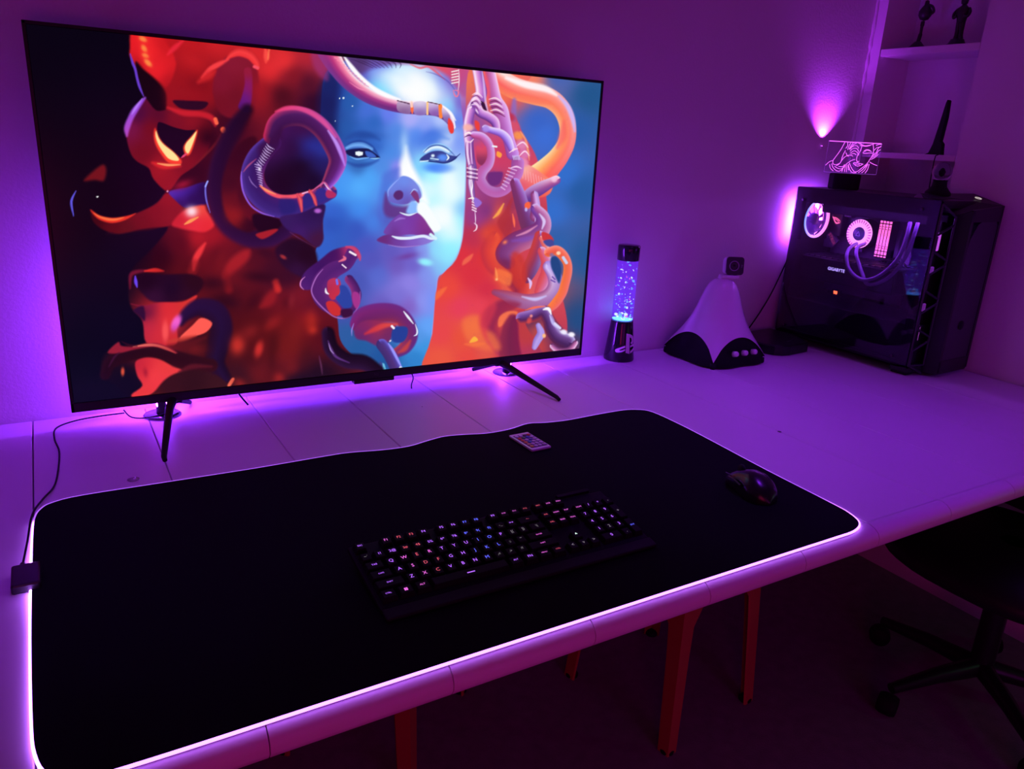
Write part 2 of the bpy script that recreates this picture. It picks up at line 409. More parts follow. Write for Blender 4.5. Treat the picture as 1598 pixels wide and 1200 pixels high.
    fill('242,200 248,214 256,225 272,238 283,250 280,257 263,254 251,240 243,226 240,212', (252, 62, 42), 2)
    fill('243.5,204 248,216 256,226 271,238 279,248 276,251 264,248 255,238 247,225 243,213', (253, 226, 150), 1)
    fill('307,203 308,207 304,222 297,240 290,242 286,231 290,222 298,213', (252, 70, 45), 1.8)
    fill('306.5,205 303,218 295,238 291,238 288.5,231 291,223 299,214', (253, 226, 150), .9)
    line('292,239 287,243 283,246', (230, 70, 115), 1.6)
    line('238,254 256,259 281,259', (230, 40, 38), 5, 3, .8); line('246,255 262,257.5 281.5,257', (255, 150, 95), 1.9, 1)
    # dark lobe at the far left
    fill('131,282 144,268 160,257 166,265 162,282 148,281', (125, 20, 24), 4, .9)
    line('118.5,298 112.5,310 111.5,320 115,337', (95, 85, 225), 1.7, 1)
    fill('142,328 156,337 178,341 200,337 222,329 245,317 258,302 270,305 285,325 283,345 262,353 240,355 215,359 185,365 160,358 145,345',
         '150,345,60,6,14 175,352,90,10,18 220,345,115,14,22 245,330,130,16,24 262,310,150,20,28 270,335,140,20,28 200,360,95,16,20', 2.5)
    fill('141,327 155,336 175,340 198,337 212,333 196,343 176,348 158,344 148,337', (235, 50, 34), 1.8)
    fill('146,332 157,337.5 176,341 194,339 182,344 168,344 154,339', (255, 112, 62), 1.2)
    blob(152, 307, 1.8, 1.3, 0, (255, 255, 255), 1, .6)
    fill('263,300 276,295 292,292 320,284 325,300 322,318 300,324 286,323 272,311', '268,301,90,48,190 280,300,80,40,185 292,294,60,30,150 300,310,30,8,62 318,300,26,8,60 280,315,45,12,70', 1.8)
    blob(261.5, 298.5, 1.5, 1.5, 0, (250, 170, 220), 1, .6); blob(285, 288, 16, 7, -20, (165, 22, 50), .8)
    fill('268,350 282,332 300,323 318,320 323,330 335,350 320,362 300,360 280,356', '280,340,190,26,40 290,330,235,45,60 310,325,240,80,60 305,350,235,45,60 320,355,230,40,45', 3)
    blob(299, 330, 10, 9, 0, (255, 226, 236), .95, .1); line('288,350 297,345 309,339', (255, 152, 84), 2.6, 1.2)
    # arch horn
    fill('350,92 362,84 378,80 392,88 401,105 405,135 400,160 380,185 345,178 332,145 336,115', '365,100,135,24,48 350,130,128,20,44 370,150,110,16,32 345,165,115,16,30 395,140,135,20,36', 3)
    tube('354,92,2 362,85,5 374,81,7 390,86,7 400,97,6 403,105,4', [(-1, (200, 35, 40)), (0, (248, 62, 64)), (1, (235, 48, 52))], None, 2)
    line('397,104 402,106', (250, 80, 100), 2.5, 1.5)
    line('315,121 328,108 342,100 356,93', (246, 62, 66), 3.8, 2.5); line('310,128 325,118 335,112', (215, 38, 42), 6, 5, .8)
    fill('381,108 392,108 394,140 391,165 386,176 372,168 377,152 382,130', '386,112,150,26,50 386,135,135,24,100 382,155,105,25,130 380,170,75,18,105', 2)
    line('414,76 416,88 415,97', (250, 75, 66), 4.5, 2.5); line('420,76 418,92', (255, 120, 80), 1.6, 1.2, .7)
    blob(405, 140, 12, 22, 10, (165, 24, 34), .6); blob(440, 98, 25, 12, -20, (232, 48, 52), .6)
    # dark band curling down the middle
    tube('386,172,10 368,200,15 348,240,15 338,280,15 341,318,16 356,350,16 386,370,15 420,372,14 448,358,12 452,340,10', [(-1, (60, 8, 22)), (-.4, (26, 6, 30)), (.4, (22, 6, 34)), (1, (44, 10, 36))], [(-1, (30, 10, 44)), (0, (38, 14, 66)), (1, (56, 20, 80))], 5, .92)
    line('323,284 320.5,294 322,312 328,332', (120, 115, 235), 1.2, 1, .9); line('324,283 320.5,291', (150, 160, 255), 1.3, .9)
    fill('372,225 400,215 398,260 378,262 370,290 378,330 400,352 385,362 358,345 346,310 350,270', '370,240,52,6,16 360,280,62,9,14 360,335,135,24,14 370,320,95,14,14 390,350,45,6,14', 4)
    blob(366, 336, 15, 13, 20, (138, 24, 16), .85)
    fill('395,335 415,335 440,345 432,358 410,364 396,352', (22, 5, 14), 3)
    fill('399,366 412,361 430,357 433,360 420,369 408,373', (165, 30, 36), 2)
    # ---- the blue face and neck
    fill('505,122 520,104 548,92 600,92 690,104 712,128 721,175 727,240 726,300 723,350 721,375 712,402 694,424 683,434 680,470 672,540 667,590 640,640 590,640 578,572 548,552 531,530 527,500 520,470 500,420 492,392 503,372 503,330 498,250 500,180',
         '512,160,26,40,120 520,145,30,60,150 545,160,38,90,172 540,200,38,88,170 515,200,24,40,110 585,190,44,100,190 620,205,80,135,228 560,112,92,84,190 595,108,100,120,235 640,135,255,255,255 625,118,205,240,255 598,140,110,220,255 605,125,110,200,255 '
         '655,150,250,255,255 670,140,215,250,255 690,135,120,160,250 700,165,130,205,255 715,190,105,130,235 718,160,120,90,200 700,130,130,100,200 690,190,190,205,255 640,188,180,175,250 605,178,105,125,240 575,172,70,110,215 665,198,150,165,250 '
         '650,210,85,140,240 672,212,75,125,232 700,215,205,225,255 715,220,120,150,245 610,240,75,140,232 585,225,55,110,208 560,212,46,98,190 600,260,78,140,228 620,262,150,135,240 560,262,48,95,175 560,290,84,172,255 575,275,78,165,250 600,300,82,140,235 530,300,66,150,245 '
         '540,280,70,150,245 522,330,52,100,210 520,350,44,80,185 560,325,66,140,240 585,345,70,130,230 600,340,84,90,190 555,360,55,85,190 570,385,75,85,190 512,375,50,95,200 510,390,48,95,200 530,385,52,92,190 '
         '660,260,130,215,255 680,275,160,250,255 700,280,240,255,255 718,280,190,235,255 700,300,230,255,255 722,330,120,190,250 680,312,160,248,255 668,300,235,255,255 690,340,255,255,255 680,330,255,255,255 715,345,130,240,255 700,370,190,250,255 705,385,135,242,255 700,405,140,225,255 690,418,130,185,245 '
         '580,405,84,84,186 610,395,98,88,190 620,415,110,85,185 640,395,112,90,200 645,415,110,95,200 660,392,135,150,240 680,390,140,220,255 590,430,84,104,205 560,440,72,86,182 640,440,145,132,232 665,430,130,150,240 620,460,120,110,210 600,480,104,90,190 '
         '640,475,132,100,200 660,470,142,150,242 673,470,120,150,248 670,510,100,165,250 655,530,90,150,230 540,490,66,82,172 545,520,46,92,162 560,545,36,92,160 600,560,30,84,156 650,560,46,130,205 660,540,55,150,225 640,590,40,118,190 610,590,34,100,170', 1.4, p=4.0)
    fill('496,150 512,110 530,125 526,165 518,215 500,225', (22, 24, 80), 9, .7)
    blob(645, 136, 52, 25, 18, (255, 255, 255), .95, .2); blob(610, 118, 26, 12, 10, (190, 225, 255), .6); blob(622, 125, 20, 9, 20, (240, 252, 255), .7)
    blob(560, 295, 36, 26, 0, (84, 176, 255), .5); blob(676, 300, 26, 30, 20, (200, 245, 255), .5); blob(705, 415, 26, 14, -30, (130, 200, 250), .5); blob(628, 445, 40, 22, 0, (140, 125, 225), .35); blob(530, 350, 26, 40, 0, (46, 92, 190), .4)
    # hair line above the forehead
    fill('535,84 600,86 720,98 730,140 722,150 700,120 668,104 640,100 610,101 580,108 562,116 552,108', '560,98,82,52,110 600,95,120,80,150 590,104,105,95,200 640,98,150,80,150 660,102,190,90,150 690,108,225,80,100 710,125,205,70,130 722,140,170,90,160', 5)
    for k in range(8):
        line('%f,%f %f,%f %f,%f' % (548+k*9, 92, 562+k*9, 97+k*.3, 582+k*6, 106), (48, 26, 70), .9, .9, .6)
    line('640,100 655,106 668,104 680,112 694,124', (235, 90, 110), 1.6, 1.2, .8); line('665,112 680,116 700,128 716,150', (90, 70, 160), 1, 1, .5)
    # brow, eyes
    blob(570, 212, 26, 7, 0, (32, 66, 150), .6); blob(675, 212, 26, 12, -18, (62, 110, 220), .7); blob(560, 228, 30, 10, 5, (30, 62, 150), .55)
    line('538,232 548,224 563,221 580,229 592,245', (30, 56, 140), 2.2, 2.0, .65)
    tube('541,231,3 552,227,4.5 566,227,5 579,233,4', [(-1, (70, 120, 200)), (0, (120, 178, 248)), (1, (60, 100, 190))], None, 1.3)
    fill('538,236 550,232.5 572,231.5 581,236 593,246 584,247 572,246 566,248 552,246 542,241', (22, 24, 78), 1.2)
    fill('570,236 580,238 587,245 574,245', (60, 100, 200), 1.3); line('546,244 556,248 568,247 576,246', (110, 170, 244), 1.3, .8); line('578,247 586,247.5 592.5,246.5', (150, 210, 255), 1, .6)
    fill('554.5,237 560,236 566.5,237.5 566,242 560,243.5 555,241.5', (240, 250, 255), .8, 1, False)
    line('540,252 556,258 575,256 590,250', (32, 62, 150), 3, 3, .6)
    blob(684, 262, 24, 9, 3, (70, 132, 250), .95, .4)
    tube('664,237,4 674,231,5 687,230,6 700,236,5', [(-1, (150, 210, 255)), (0, (235, 250, 255)), (1, (110, 170, 245))], None, 1.3)
    line('661,238 671,229 684,226.5 697,231 709,242', (48, 74, 165), 1.1, .9, .85)
    fill('655,249 664,241 676,236 690,236 702,242 713,244 710,249 700,253 688,253 676,250 664,250', (56, 62, 140), 1.1)
    blob(691, 246, 9, 6, 0, (88, 140, 245), 1, .5); line('697,241 700,246 697,250', (240, 252, 255), 1.3, .7); blob(675.5, 243, 3, 2.6, 0, (225, 245, 255), 1, .5); line('672,247 684,249', (190, 225, 255), 1, .7)
    line('655,250.5 666,251 680,252.5 694,254 706,250 718,240', (34, 44, 120), 1.2, .8); line('656,252 668,251', (210, 240, 255), .9, .7)
    line('655,224 668,216 684,213 700,217', (80, 130, 230), 4, 4, .5); line('540,216 556,209 575,210 592,218', (34, 70, 155), 4, 4, .5)
    # nose
    fill('629,240 633,228 637,238 644,258 654,278 662,300 668,318 640,300 626,278 624,258', (255, 255, 255), 6); blob(631, 225, 7, 22, 0, (190, 225, 255), .6)
    fill('600,270 622,262 618,282 608,294 602,330 596,348 590,320 595,290', (78, 110, 215), 6, .7)
    fill('602,300 610,318 628,322 645,320 640,332 622,340 604,338 598,325', (98, 52, 132), 4, .9)
    fill('625,276 612,288 604.5,300 607,313 618,318 632,319 644,315 656,310 658,300 654,290 644,280 634,275', '612,295,110,140,235 630,285,110,150,245 650,292,130,150,240 655,305,125,110,205 630,305,98,98,205 612,312,110,95,195 635,315,105,70,160', 1.4)
    line('606,306 606,297 614,287 624,278', (150, 175, 255), 1, .9, .8); line('645,280 654,290 658,300 659,308', (190, 225, 255), 1.2, .9, .9)
    fill('614,306 617,299 624,297 629,301 628,309 620,312', (88, 42, 112), 1.4); fill('640.5,301 646,297 652,302 654,310 654,318 647,311', (128, 55, 122), 1.2)
    line('640.5,302 646,295.5 652,298', (170, 190, 255), .9, .7)
    fill('642,314 652,318 660,330 655,336 640,334 634,330', (140, 185, 255), 3); fill('652,318 664,316 680,340 688,356 676,362 664,346 652,333', (250, 254, 255), 2.5)
    # mouth
    fill('599,364 606,350 618,338 628,333 638,336 650,332 660,339 669,352 678,368 660,368 640,366 618,368', '605,358,118,80,185 620,345,122,72,178 640,345,122,58,168 660,350,135,52,140 630,360,130,66,178 615,362,100,40,120 672,364,120,40,130', 1.3)
    fill('588,375 600,367 616,366 640,369 662,366 680,370 670,379 650,384 628,385 604,381', '600,374,105,42,118 620,376,112,62,160 645,378,132,92,198 665,374,140,120,215', 1.5)
    line('624,331.5 632,334.5 640,335.5 650,332', (225, 240, 255), 1.3, .7); line('616,345 624,341 632,341', (165, 120, 215), 1.6, 1.2, .8)
    line('612,368.5 622,371.5 640,371.5 660,368.5 672,372 681,373', (225, 236, 255), 2.2, .9); line('606,382 628,385.5 655,383', (170, 130, 210), .9, .9, .8)
    line('672,366 680,372', (215, 245, 255), 2.4, 1.2)
    blob(635, 400, 17, 5, -12, (112, 58, 150), .7); blob(664, 409, 12, 6, 10, (150, 245, 255), .95, .3)
    line('727,250 726,300 723,350 720,378 711,402 694,424 683,434 680,470 672,540 667,590', (150, 170, 255), 1, .8, .7)
    blob(700, 345, 20, 36, -25, (250, 255, 255), .75); blob(703, 290, 20, 24, 0, (245, 255, 255), .7); blob(700, 395, 20, 22, 0, (150, 240, 255), .6)
    for x, y, r in ((530, 153.5, 1.1), (536, 153, 1.7), (550, 165.5, 1.1), (523, 189, .8)):
        blob(x, y, r, r, 0, (235, 250, 255), 1, .6)
    # horn lying across the forehead
    tube('512,80,17 525,104,14 545,128,12.5 572,148,11.5 600,160,10.5 630,167,10 660,168.5,10.5 684,172,10 699,183,8 707,198,4',
         [(-1, (255, 240, 245)), (-.55, (246, 110, 150)), (0, (190, 52, 120)), (.5, (140, 46, 130)), (1, (120, 60, 150))],
         [(-1, (255, 250, 255)), (-.4, (235, 225, 250)), (0, (130, 70, 160)), (.5, (90, 42, 120)), (1, (84, 44, 120))], 1.1)
    line('537,88 548,104 562,120 582,137 602,148 624,155', (255, 252, 255), 3.4, 1.8)
    for k in range(11):
        t = k/10; x0 = 522+t*46; y0 = 90+t*42
        line('%f,%f %f,%f' % (x0, y0, x0+7, y0+3), (255, 150, 180), .7, .6, .8)
    fill('486,80 506,80 512,100 512,125 500,120 488,100', (160, 50, 120), 5, .6)
    line('545,128 560,138 575,142', (255, 150, 190), .9, .8, .8)
    fill('622,158 639,161 640,177 624,175 619,168', '630,161,245,225,240 630,170,98,50,120', 1)
    fill('646,160 665,160 665,178 647,178', '655,162,252,245,255 655,174,110,70,160', 1); fill('669,160 685,165 686,180 671,178', '676,163,245,235,255 678,174,110,50,150', 1)
    line('642.5,160 643,170 643.5,177', (255, 110, 66), 2.4, .8); line('642,159 642.5,166', (255, 225, 215), 2, .8, .8); line('667,160 667,178', (255, 205, 140), 1.6, .7); line('687,165 688,182', (255, 130, 60), 3, .9)
    fill('690,168 702,180 700,192 692,186', '695,172,250,240,255 695,184,100,60,150', 1); fill('700,184 707,193 708,206 703,208 699,198', (240, 62, 56), 1.2)
    line('692,166 703,176 711,188', (255, 250, 255), 2, 1, .9); line('620,157 639,162', (70, 30, 60), .7, .5); line('668,159 686,163', (70, 30, 60), .7, .5)

    # the large glossy ring beside the face
    fill('418,210 440,195 470,192 500,210 515,240 516,270 500,288 465,304 437,304 417,290 412,262',
         '440,200,64,18,84 470,200,60,16,72 430,230,60,18,80 455,230,44,12,58 470,260,20,6,30 440,285,18,4,20 480,240,36,28,110 505,235,42,52,150 500,255,30,28,100 490,280,18,6,34 512,265,44,24,90', 1.5)
    blob(490, 228, 22, 13, 20, (38, 48, 150), .7); blob(455, 270, 30, 24, 0, (20, 5, 24), .7)
    tube('425,222,14 404,244,17 394,270,18 398,293,18 414,312,18 440,323,18 468,320,16 492,310,14 515,300,11', [(-1, (70, 26, 105)), (-.55, (50, 18, 80)), (0, (48, 20, 88)), (.6, (58, 34, 112)), (1, (92, 60, 170))],
         [(-1, (190, 60, 110)), (-.5, (70, 34, 120)), (0, (50, 34, 120)), (1, (60, 40, 130))], 1.4)
    tube('424,212,13 432,192,14 452,182,15 478,184,15 502,201,15 519,226,15 527,250,14 519,273,12 508,291,8', [(-1, (215, 44, 92)), (-.65, (140, 34, 78)), (-.2, (64, 22, 78)), (.5, (56, 18, 72)), (1, (52, 16, 66))],
         [(-1, (180, 110, 235)), (-.6, (130, 66, 190)), (-.1, (100, 34, 120)), (.6, (84, 26, 92)), (1, (200, 70, 100))], 1.6)
    fill('424,212 440,200 435,232 412,252 402,230', (54, 14, 62), 6, .7)
    line('430,174 446,169 465,169 486,177 506,192 524,214', (240, 62, 118), 3.4, 2, .85, (228, 90, 170))
    line('512,204 524,222 532,240 538,258', (205, 160, 255), 2.8, 1.8, .9, (185, 130, 250))
    line('377,268 376.5,280 380,300 391,320 408,332 428,338', (140, 90, 225), 1.3, 1); line('400,248 388,258 380,268', (190, 80, 130), 1.4, 1.2, .8)
    line('406,290 418,299 434,306 452,307 470,304 488,297', (246, 84, 100), 3, 1.5); line('406,290 416,297 430,303', (255, 150, 100), 1.6, .8)
    line('488,297 498,290 506,285 513,293 519,300', (205, 90, 150), 1.4, .8); line('506,286 512,294 518,299', (250, 210, 255), .9, .6)
    for a_ in ('464,303 469,314 471,330', '483,297 489,308 494,321'):
        line(a_, (205, 56, 82), 4, 1.6); line(a_, (232, 90, 96), 1.6, 1)
    fill('474,305 483,302 489,318 474,325', (44, 34, 122), 1.5); fill('493,298 505,293 514,308 498,315', (50, 40, 134), 2)
    fill('436,312 458,312 461,330 440,334', (34, 30, 110), 4, .85)
    line('472,302 480,299.5', (240, 180, 225), 1, .8)
    fill('512,296 524,302 522,308 512,309 508,303', (180, 45, 95), 1.4)
    for k in range(9):
        y0 = 225 + k*3.6
        line('%f,%f %f,%f %f,%f' % (416-k*1.9, y0-1, 420-k*1.9, y0+4, 428-k*2.4, y0+8), (222, 190, 250), .75, .55, .95)
    for k in range(9):
        y0 = 256 + k*3.9
        line('%f,%f %f,%f %f,%f' % (397+k*.9, y0, 402+k*.8, y0+1.5, 410-abs(k-5)*.3, y0+3.5), (214, 180, 250), .75, .55, .95)
    blob(405, 264, 3, 2, 60, (250, 240, 255), .9, .2); line('388,275 393,285 401,293', (170, 130, 215), .8, .6, .8)
    # lumps beneath the ring
    fill('438,338 470,332 498,320 508,322 503,350 505,372 498,385 487,382 470,368 455,362 442,352', '450,345,50,26,92 475,345,42,20,82 490,335,40,18,72 470,360,66,28,108 495,370,72,20,46 490,355,48,26,92 500,382,58,22,70', 2)
    blob(496, 329, 6, 4, 0, (190, 100, 215), .95, .5); line('452,362 470,374 492,386', (110, 50, 110), 1, 1, .7)
    fill('430,388 455,372 480,380 492,392 494,410 478,432 455,425 436,408', '450,390,28,8,26 475,400,30,6,20 465,420,48,16,58 440,400,40,12,40', 4)
    blob(442, 401, 6, 3, 30, (175, 50, 52), .9, .3)
    # soft red embers, left
    line('302,421 305,405 312,392 320,380', (236, 52, 56), 4.5, 3); line('300,424 304,412', (150, 26, 30), 7, 5, .6)
    line('351,432 362,416 380,400 388,392', (166, 30, 34), 9, 6, .95); line('352,430 357,452', (145, 24, 28), 6, 5, .7)
    line('408,478 420,468 432,450', (148, 26, 30), 9, 6, .9); line('430,440 434,452', (212, 44, 38), 5, 4, .85)
    blob(405, 432, 30, 9, 5, (44, 8, 18), .8); blob(330, 442, 26, 12, 0, (46, 8, 22), .8); blob(447, 472, 8, 10, 0, (85, 14, 20), .8)
    blob(455, 470, 6, 12, 10, (135, 32, 40), .6); blob(486, 500, 10, 18, 0, (170, 38, 32), .8); blob(488, 515, 8, 7, 0, (200, 48, 36), .7)
    for x, y, rx, ry, an, c, a in ((425, 505, 16, 9, -40, (150, 30, 32), .7), (395, 470, 20, 10, -50, (60, 10, 20), .7), (460, 520, 12, 20, 15, (128, 28, 30), .7), (350, 470, 22, 10, 10, (40, 8, 24), .7), (430, 535, 10, 18, 0, (60, 12, 20), .7),
                                   (345, 405, 10, 18, 20, (120, 20, 24), .6), (475, 560, 14, 22, 10, (58, 14, 26), .6), (392, 565, 14, 12, 0, (70, 14, 22), .7), (415, 395, 16, 8, 20, (52, 10, 26), .7), (455, 575, 12, 12, 0, (122, 26, 28), .6)):
        blob(x, y, rx, ry, an, c, a, .1)
    # bowl shape and flame, lower left
    fill('211,430 228,427 262,428 300,428 318,440 306,460 280,470 240,471 222,458 213,445', '230,440,26,4,24 270,450,26,6,34 300,440,40,8,20 240,465,52,14,50 290,460,46,10,34', 3)
    line('203,450 204,430 214,424 232,422', (130, 22, 52), 3, 2.5, .8); line('226,423 242,421.5 255,423', (236, 46, 42), 3.2, 1.8, .95, (190, 34, 34))
    line('211,431 212,440 214,448', (105, 66, 235), 2.6, 1.2)
    fill('204,474 224,477 250,472 284,471 305,461 306,466 292,482 276,500 276,536 250,540 228,534 224,510 222,490 226,482',
         '208,476,150,24,50 230,478,160,26,60 260,480,225,44,52 290,472,215,50,46 232,510,200,40,66 250,520,215,44,60 262,500,235,50,56 270,530,205,44,50 226,486,60,16,60', 2)
    fill('224,478 226,500 216,492 208,484', (48, 12, 52), 2.5)
    tube('282,503,6 292,490,10 312,480,14 336,488,18 345,512,18 340,540,17 336,566,15 352,592,10', [(-1, (48, 16, 66)), (0, (38, 14, 62)), (1, (34, 10, 44))], [(-1, (24, 8, 30)), (0, (34, 14, 52)), (1, (44, 12, 28))], 4)
    blob(275, 503, 7, 13, 28, (246, 96, 205), 1, .5); blob(272, 512, 5, 7, 20, (200, 70, 190), .6)
    fill('280,528 300,508 314,496 331,504 322,518 302,525', (255, 92, 82), 1.6); line('262,533 285,529 305,524', (200, 60, 52), 3.5, 3, .8)
    blob(258, 517, 5.5, 17, 0, (250, 82, 84), .95, .4)
    blob(305, 545, 18, 11, 0, (112, 24, 30), .8); line('262,540 290,538 320,527', (95, 20, 30), 5, 4, .7)
    tube('164,585,8 172,566,10 192,556,11 225,549,11 262,556,12 300,566,12 330,570,10', [(-1, (40, 10, 32)), (0, (32, 7, 28)), (1, (36, 8, 26))], [(-1, (50, 12, 24)), (0, (48, 10, 22)), (1, (56, 12, 22))], 3)
    fill('168,550 184,534 190,540 210,541 240,535 262,541 277,551 262,547 240,541 212,545 186,551', (150, 30, 54), 2)
    line('208,541 228,538.5 244,539 260,544 274,551', (246, 118, 108), 1.9, 1.2, .95, (190, 60, 60)); line('190,533 200,538 214,540', (60, 12, 36), 1.5, 1.5, .8)
    line('170,572 178,558 186,550', (70, 20, 60), 1.5, 2, .8)
    fill('211,566 222,559 236,558 252,562 270,572 284,579 262,592 248,607 232,617 214,624 205,616 222,602 214,586', '225,575,215,42,56 240,585,245,62,68 260,575,235,60,62 250,600,240,56,66 225,612,235,56,62 215,570,190,34,60', 2)
    blob(227, 581, 4, 8, -10, (165, 26, 50), .8); blob(191.5, 580, 3, 7, 0, (232, 84, 60), .95, .3)
    fill('232,626 244,608 258,592 276,582 300,577 330,582 352,596 368,612 360,640 240,650', '260,610,48,14,22 300,600,46,14,20 340,610,58,20,26 250,625,90,22,26', 2.5)
    line('280,580 300,572 330,572', (95, 22, 36), 4, 3, .8)
    fill('362,590 366,592 359,603 355,601', (255, 110, 84), 1.3); blob(374, 598, 12, 8, 20, (150, 34, 32), .8)
    blob(371, 538, 12, 16, 10, (206, 50, 42), .9, .1); blob(390, 518, 18, 12, -30, (130, 28, 32), .8); blob(404, 545, 7, 14, 15, (206, 46, 44), .95, .2)
    blob(450, 540, 22, 28, -20, (115, 24, 26), .8); blob(424, 560, 7, 28, 0, (70, 14, 20), .6); blob(436, 590, 10, 9, 0, (170, 36, 34), .8); blob(402, 585, 18, 20, 0, (108, 22, 24), .7)
    blob(475, 595, 34, 14, -15, (30, 12, 34), .8); line('498,556 501,570 503,584', (120, 60, 110), 1.2, 1.6, .7)

    # ---- small curls over the jaw and neck
    fill('500,405 520,390 548,384 560,392 556,405 530,412 512,425 500,440 485,452 470,450 469,438 478,422', '520,395,60,18,92 548,390,190,50,110 500,420,58,18,92 480,440,62,24,100 475,446,90,34,120', 1.8)
    line('476,432 470,438 469,446 474,452', (215, 130, 200), .9, .7)
    tube('550,395,10 540,412,10 520,422,13 504,438,15 500,455,15 510,472,14 530,482,11 548,478,9 556,462,8 553,448,7 545,436,7', [(-1, (88, 36, 120)), (0, (76, 30, 110)), (1, (98, 36, 120))], [(-1, (150, 50, 120)), (0, (96, 34, 110)), (1, (60, 24, 90))], 1.2)
    line('540,385 552,388 560,398 562,406', (215, 70, 110), 3, 1.6, .9); line('546,393 555,398', (255, 240, 250), 1.6, .7); line('534,413 540,418', (250, 225, 245), 1, .6); line('529,408 538,404 536,400', (235, 110, 140), 2.4, 1.2)
    line('504,420 494,432 487,448 487,458 494,470 510,486 524,495 540,496 554,487 561,470 562,455', (180, 110, 200), 1, .8, .85)
    fill('511,440 520,434 530,437 532,450 527,463 518,468 512,458', '520,440,190,52,100 522,455,215,48,58 515,450,160,40,80', 1.3)
    fill('509,472 520,470 532,482 530,492 520,492 512,484', (205, 46, 48), 1.4); fill('530,446 540,447 548,462 549,478 538,482 528,472 524,464 531,458', (42, 66, 160), 1.6)
    fill('551,456 560,458 562,472 556,482 550,470', (165, 52, 140), 1.4); line('508,450 509,456 513,459', (250, 245, 255), 1.6, .7); line('525.5,437 526.5,443', (110, 110, 240), 1.8, .8)
    fill('532,484 548,482 550,492 536,496', (58, 16, 60), 2)
    blob(600, 487, 28, 9, -5, (112, 40, 125), .8)
    tube('556,506,10 566,494,14 592,488,15 618,490,14 634,504,13 640,524,12 632,542,10 616,552,7', [(-1, (120, 40, 130)), (-.3, (125, 34, 110)), (.5, (100, 30, 100)), (1, (120, 34, 80))], [(-1, (90, 44, 130)), (0, (110, 44, 110)), (1, (190, 60, 70))], 2)
    fill('553,512 570,500 600,502 618,506 614,520 606,534 590,540 572,532 556,528', '570,515,135,36,100 590,515,170,45,75 605,525,110,40,100 565,525,90,40,110 595,535,105,44,110', 2.5)
    line('570,521 585,514 600,508 619,506', (208, 50, 66), 4, 3, .9, (235, 80, 70))
    fill('614,512 634,510 636,522 628,534 612,532', (38, 62, 150), 1.8); line('622,550 632,544 640,532', (205, 66, 62), 4, 3, .85)
    line('549,524 549,515 552,505', (150, 130, 225), 1, .8); line('630,486 637,495 645,505', (235, 240, 255), 1.8, .8); line('648,506 651,516 650,522 646,524', (225, 235, 255), 1.2, .7); line('611.5,509 614.5,512', (250, 245, 255), 1.8, .7)
    blob(609, 532, 2, 1.3, -40, (245, 225, 235), 1, .5)
    tube('596,538,9 606,552,9 616,572,9 626,596,9', [(-1, (110, 100, 220)), (-.5, (80, 60, 150)), (0, (78, 48, 120)), (1, (60, 44, 110))], None, 1.2)
    line('606,536 612,545 620,560 628,576', (150, 150, 255), 2, 1, 1); line('625,574 630,579', (230, 245, 255), 2.2, .8); line('597,570 600,581', (110, 200, 235), 3.4, 1.2)
    fill('592,565 597,568 596,580 592,578', (60, 70, 140), 1.2)
    tube('512,520,10 518,545,12 540,562,12 568,566,12 590,580,10', [(-1, (20, 6, 24)), (0, (30, 10, 36)), (1, (46, 20, 62))], None, 3)
    line('512,532 517,545 525,557 545,566', (110, 60, 150), 1.8, 1.5, .8); line('513,536 516,546 521,552', (200, 170, 235), .8, .7, .8)

    # ---- right-hand tangle
    fill('728,130 745,105 800,106 830,118 800,150 812,200 835,240 850,290 855,350 850,400 870,440 885,500 880,540 860,600 668,600 675,520 684,440 712,405 724,360 728,280',
         '735,120,240,120,80 752,118,200,80,110 790,125,250,110,90 780,150,245,110,80 740,200,150,80,160 760,240,220,70,110 780,240,205,60,100 790,190,190,90,150 810,180,205,60,80 760,290,140,60,140 735,300,170,70,130 745,340,150,60,140 760,330,120,50,130 780,335,230,90,70 '
         '790,350,175,40,60 740,370,190,48,80 770,360,215,60,50 800,320,150,50,90 820,320,190,60,80 830,290,235,80,100 720,400,222,50,64 760,400,222,50,56 740,430,218,48,64 700,450,235,72,60 720,480,230,62,90 760,450,210,46,70 790,430,245,105,60 800,410,205,55,50 '
         '780,380,225,65,50 830,410,220,80,90 840,440,215,70,100 820,450,238,90,70 750,480,232,66,84 770,500,200,50,70 770,530,195,50,75 790,500,170,45,75 740,510,242,110,62 720,530,232,80,58 690,520,232,70,75 690,560,235,88,62 730,560,232,72,62 760,550,230,90,70 790,560,185,48,82 820,560,180,52,88 850,560,150,50,85 820,520,190,60,60 870,560,190,70,100', 1.2, p=3.5)
    fill('800,330 835,318 852,340 858,380 868,420 866,470 850,490 820,480 790,470 780,420 785,370', '800,350,170,50,80 840,340,190,90,150 850,380,215,90,110 830,400,205,60,80 800,430,235,90,60 850,430,225,90,110 820,460,225,90,80 850,470,200,90,140', 3, .9)
    # big orange hook
    tube('764,108,12 780,124,16 804,138,17 834,147,16.5 860,155,15.5 878,173,14 886,198,13 884,222,13.5 872,244,15.5 856,262,18 838,280,22', [(-1, (255, 225, 215)), (-.6, (255, 240, 238)), (-.2, (255, 165, 155)), (.3, (250, 92, 98)), (1, (250, 112, 74))],
         [(-1, (248, 84, 92)), (-.3, (254, 96, 82)), (.35, (255, 170, 95)), (1, (255, 238, 178))], 1.1)
    line('872,150 886,166 894,186 897,205', (205, 185, 255), 3.4, 2.4, .9); line('790,122 820,132 850,138 868,148', (255, 250, 255), 5, 3, .85)
    line('800,148 830,155 858,162', (252, 120, 92), 5, 3.5, .6); line('880,190 878,212 870,230', (250, 96, 100), 6, 4, .7)
    fill('800,155 806,158 804,190 797,180', (130, 110, 210), 3, .7)
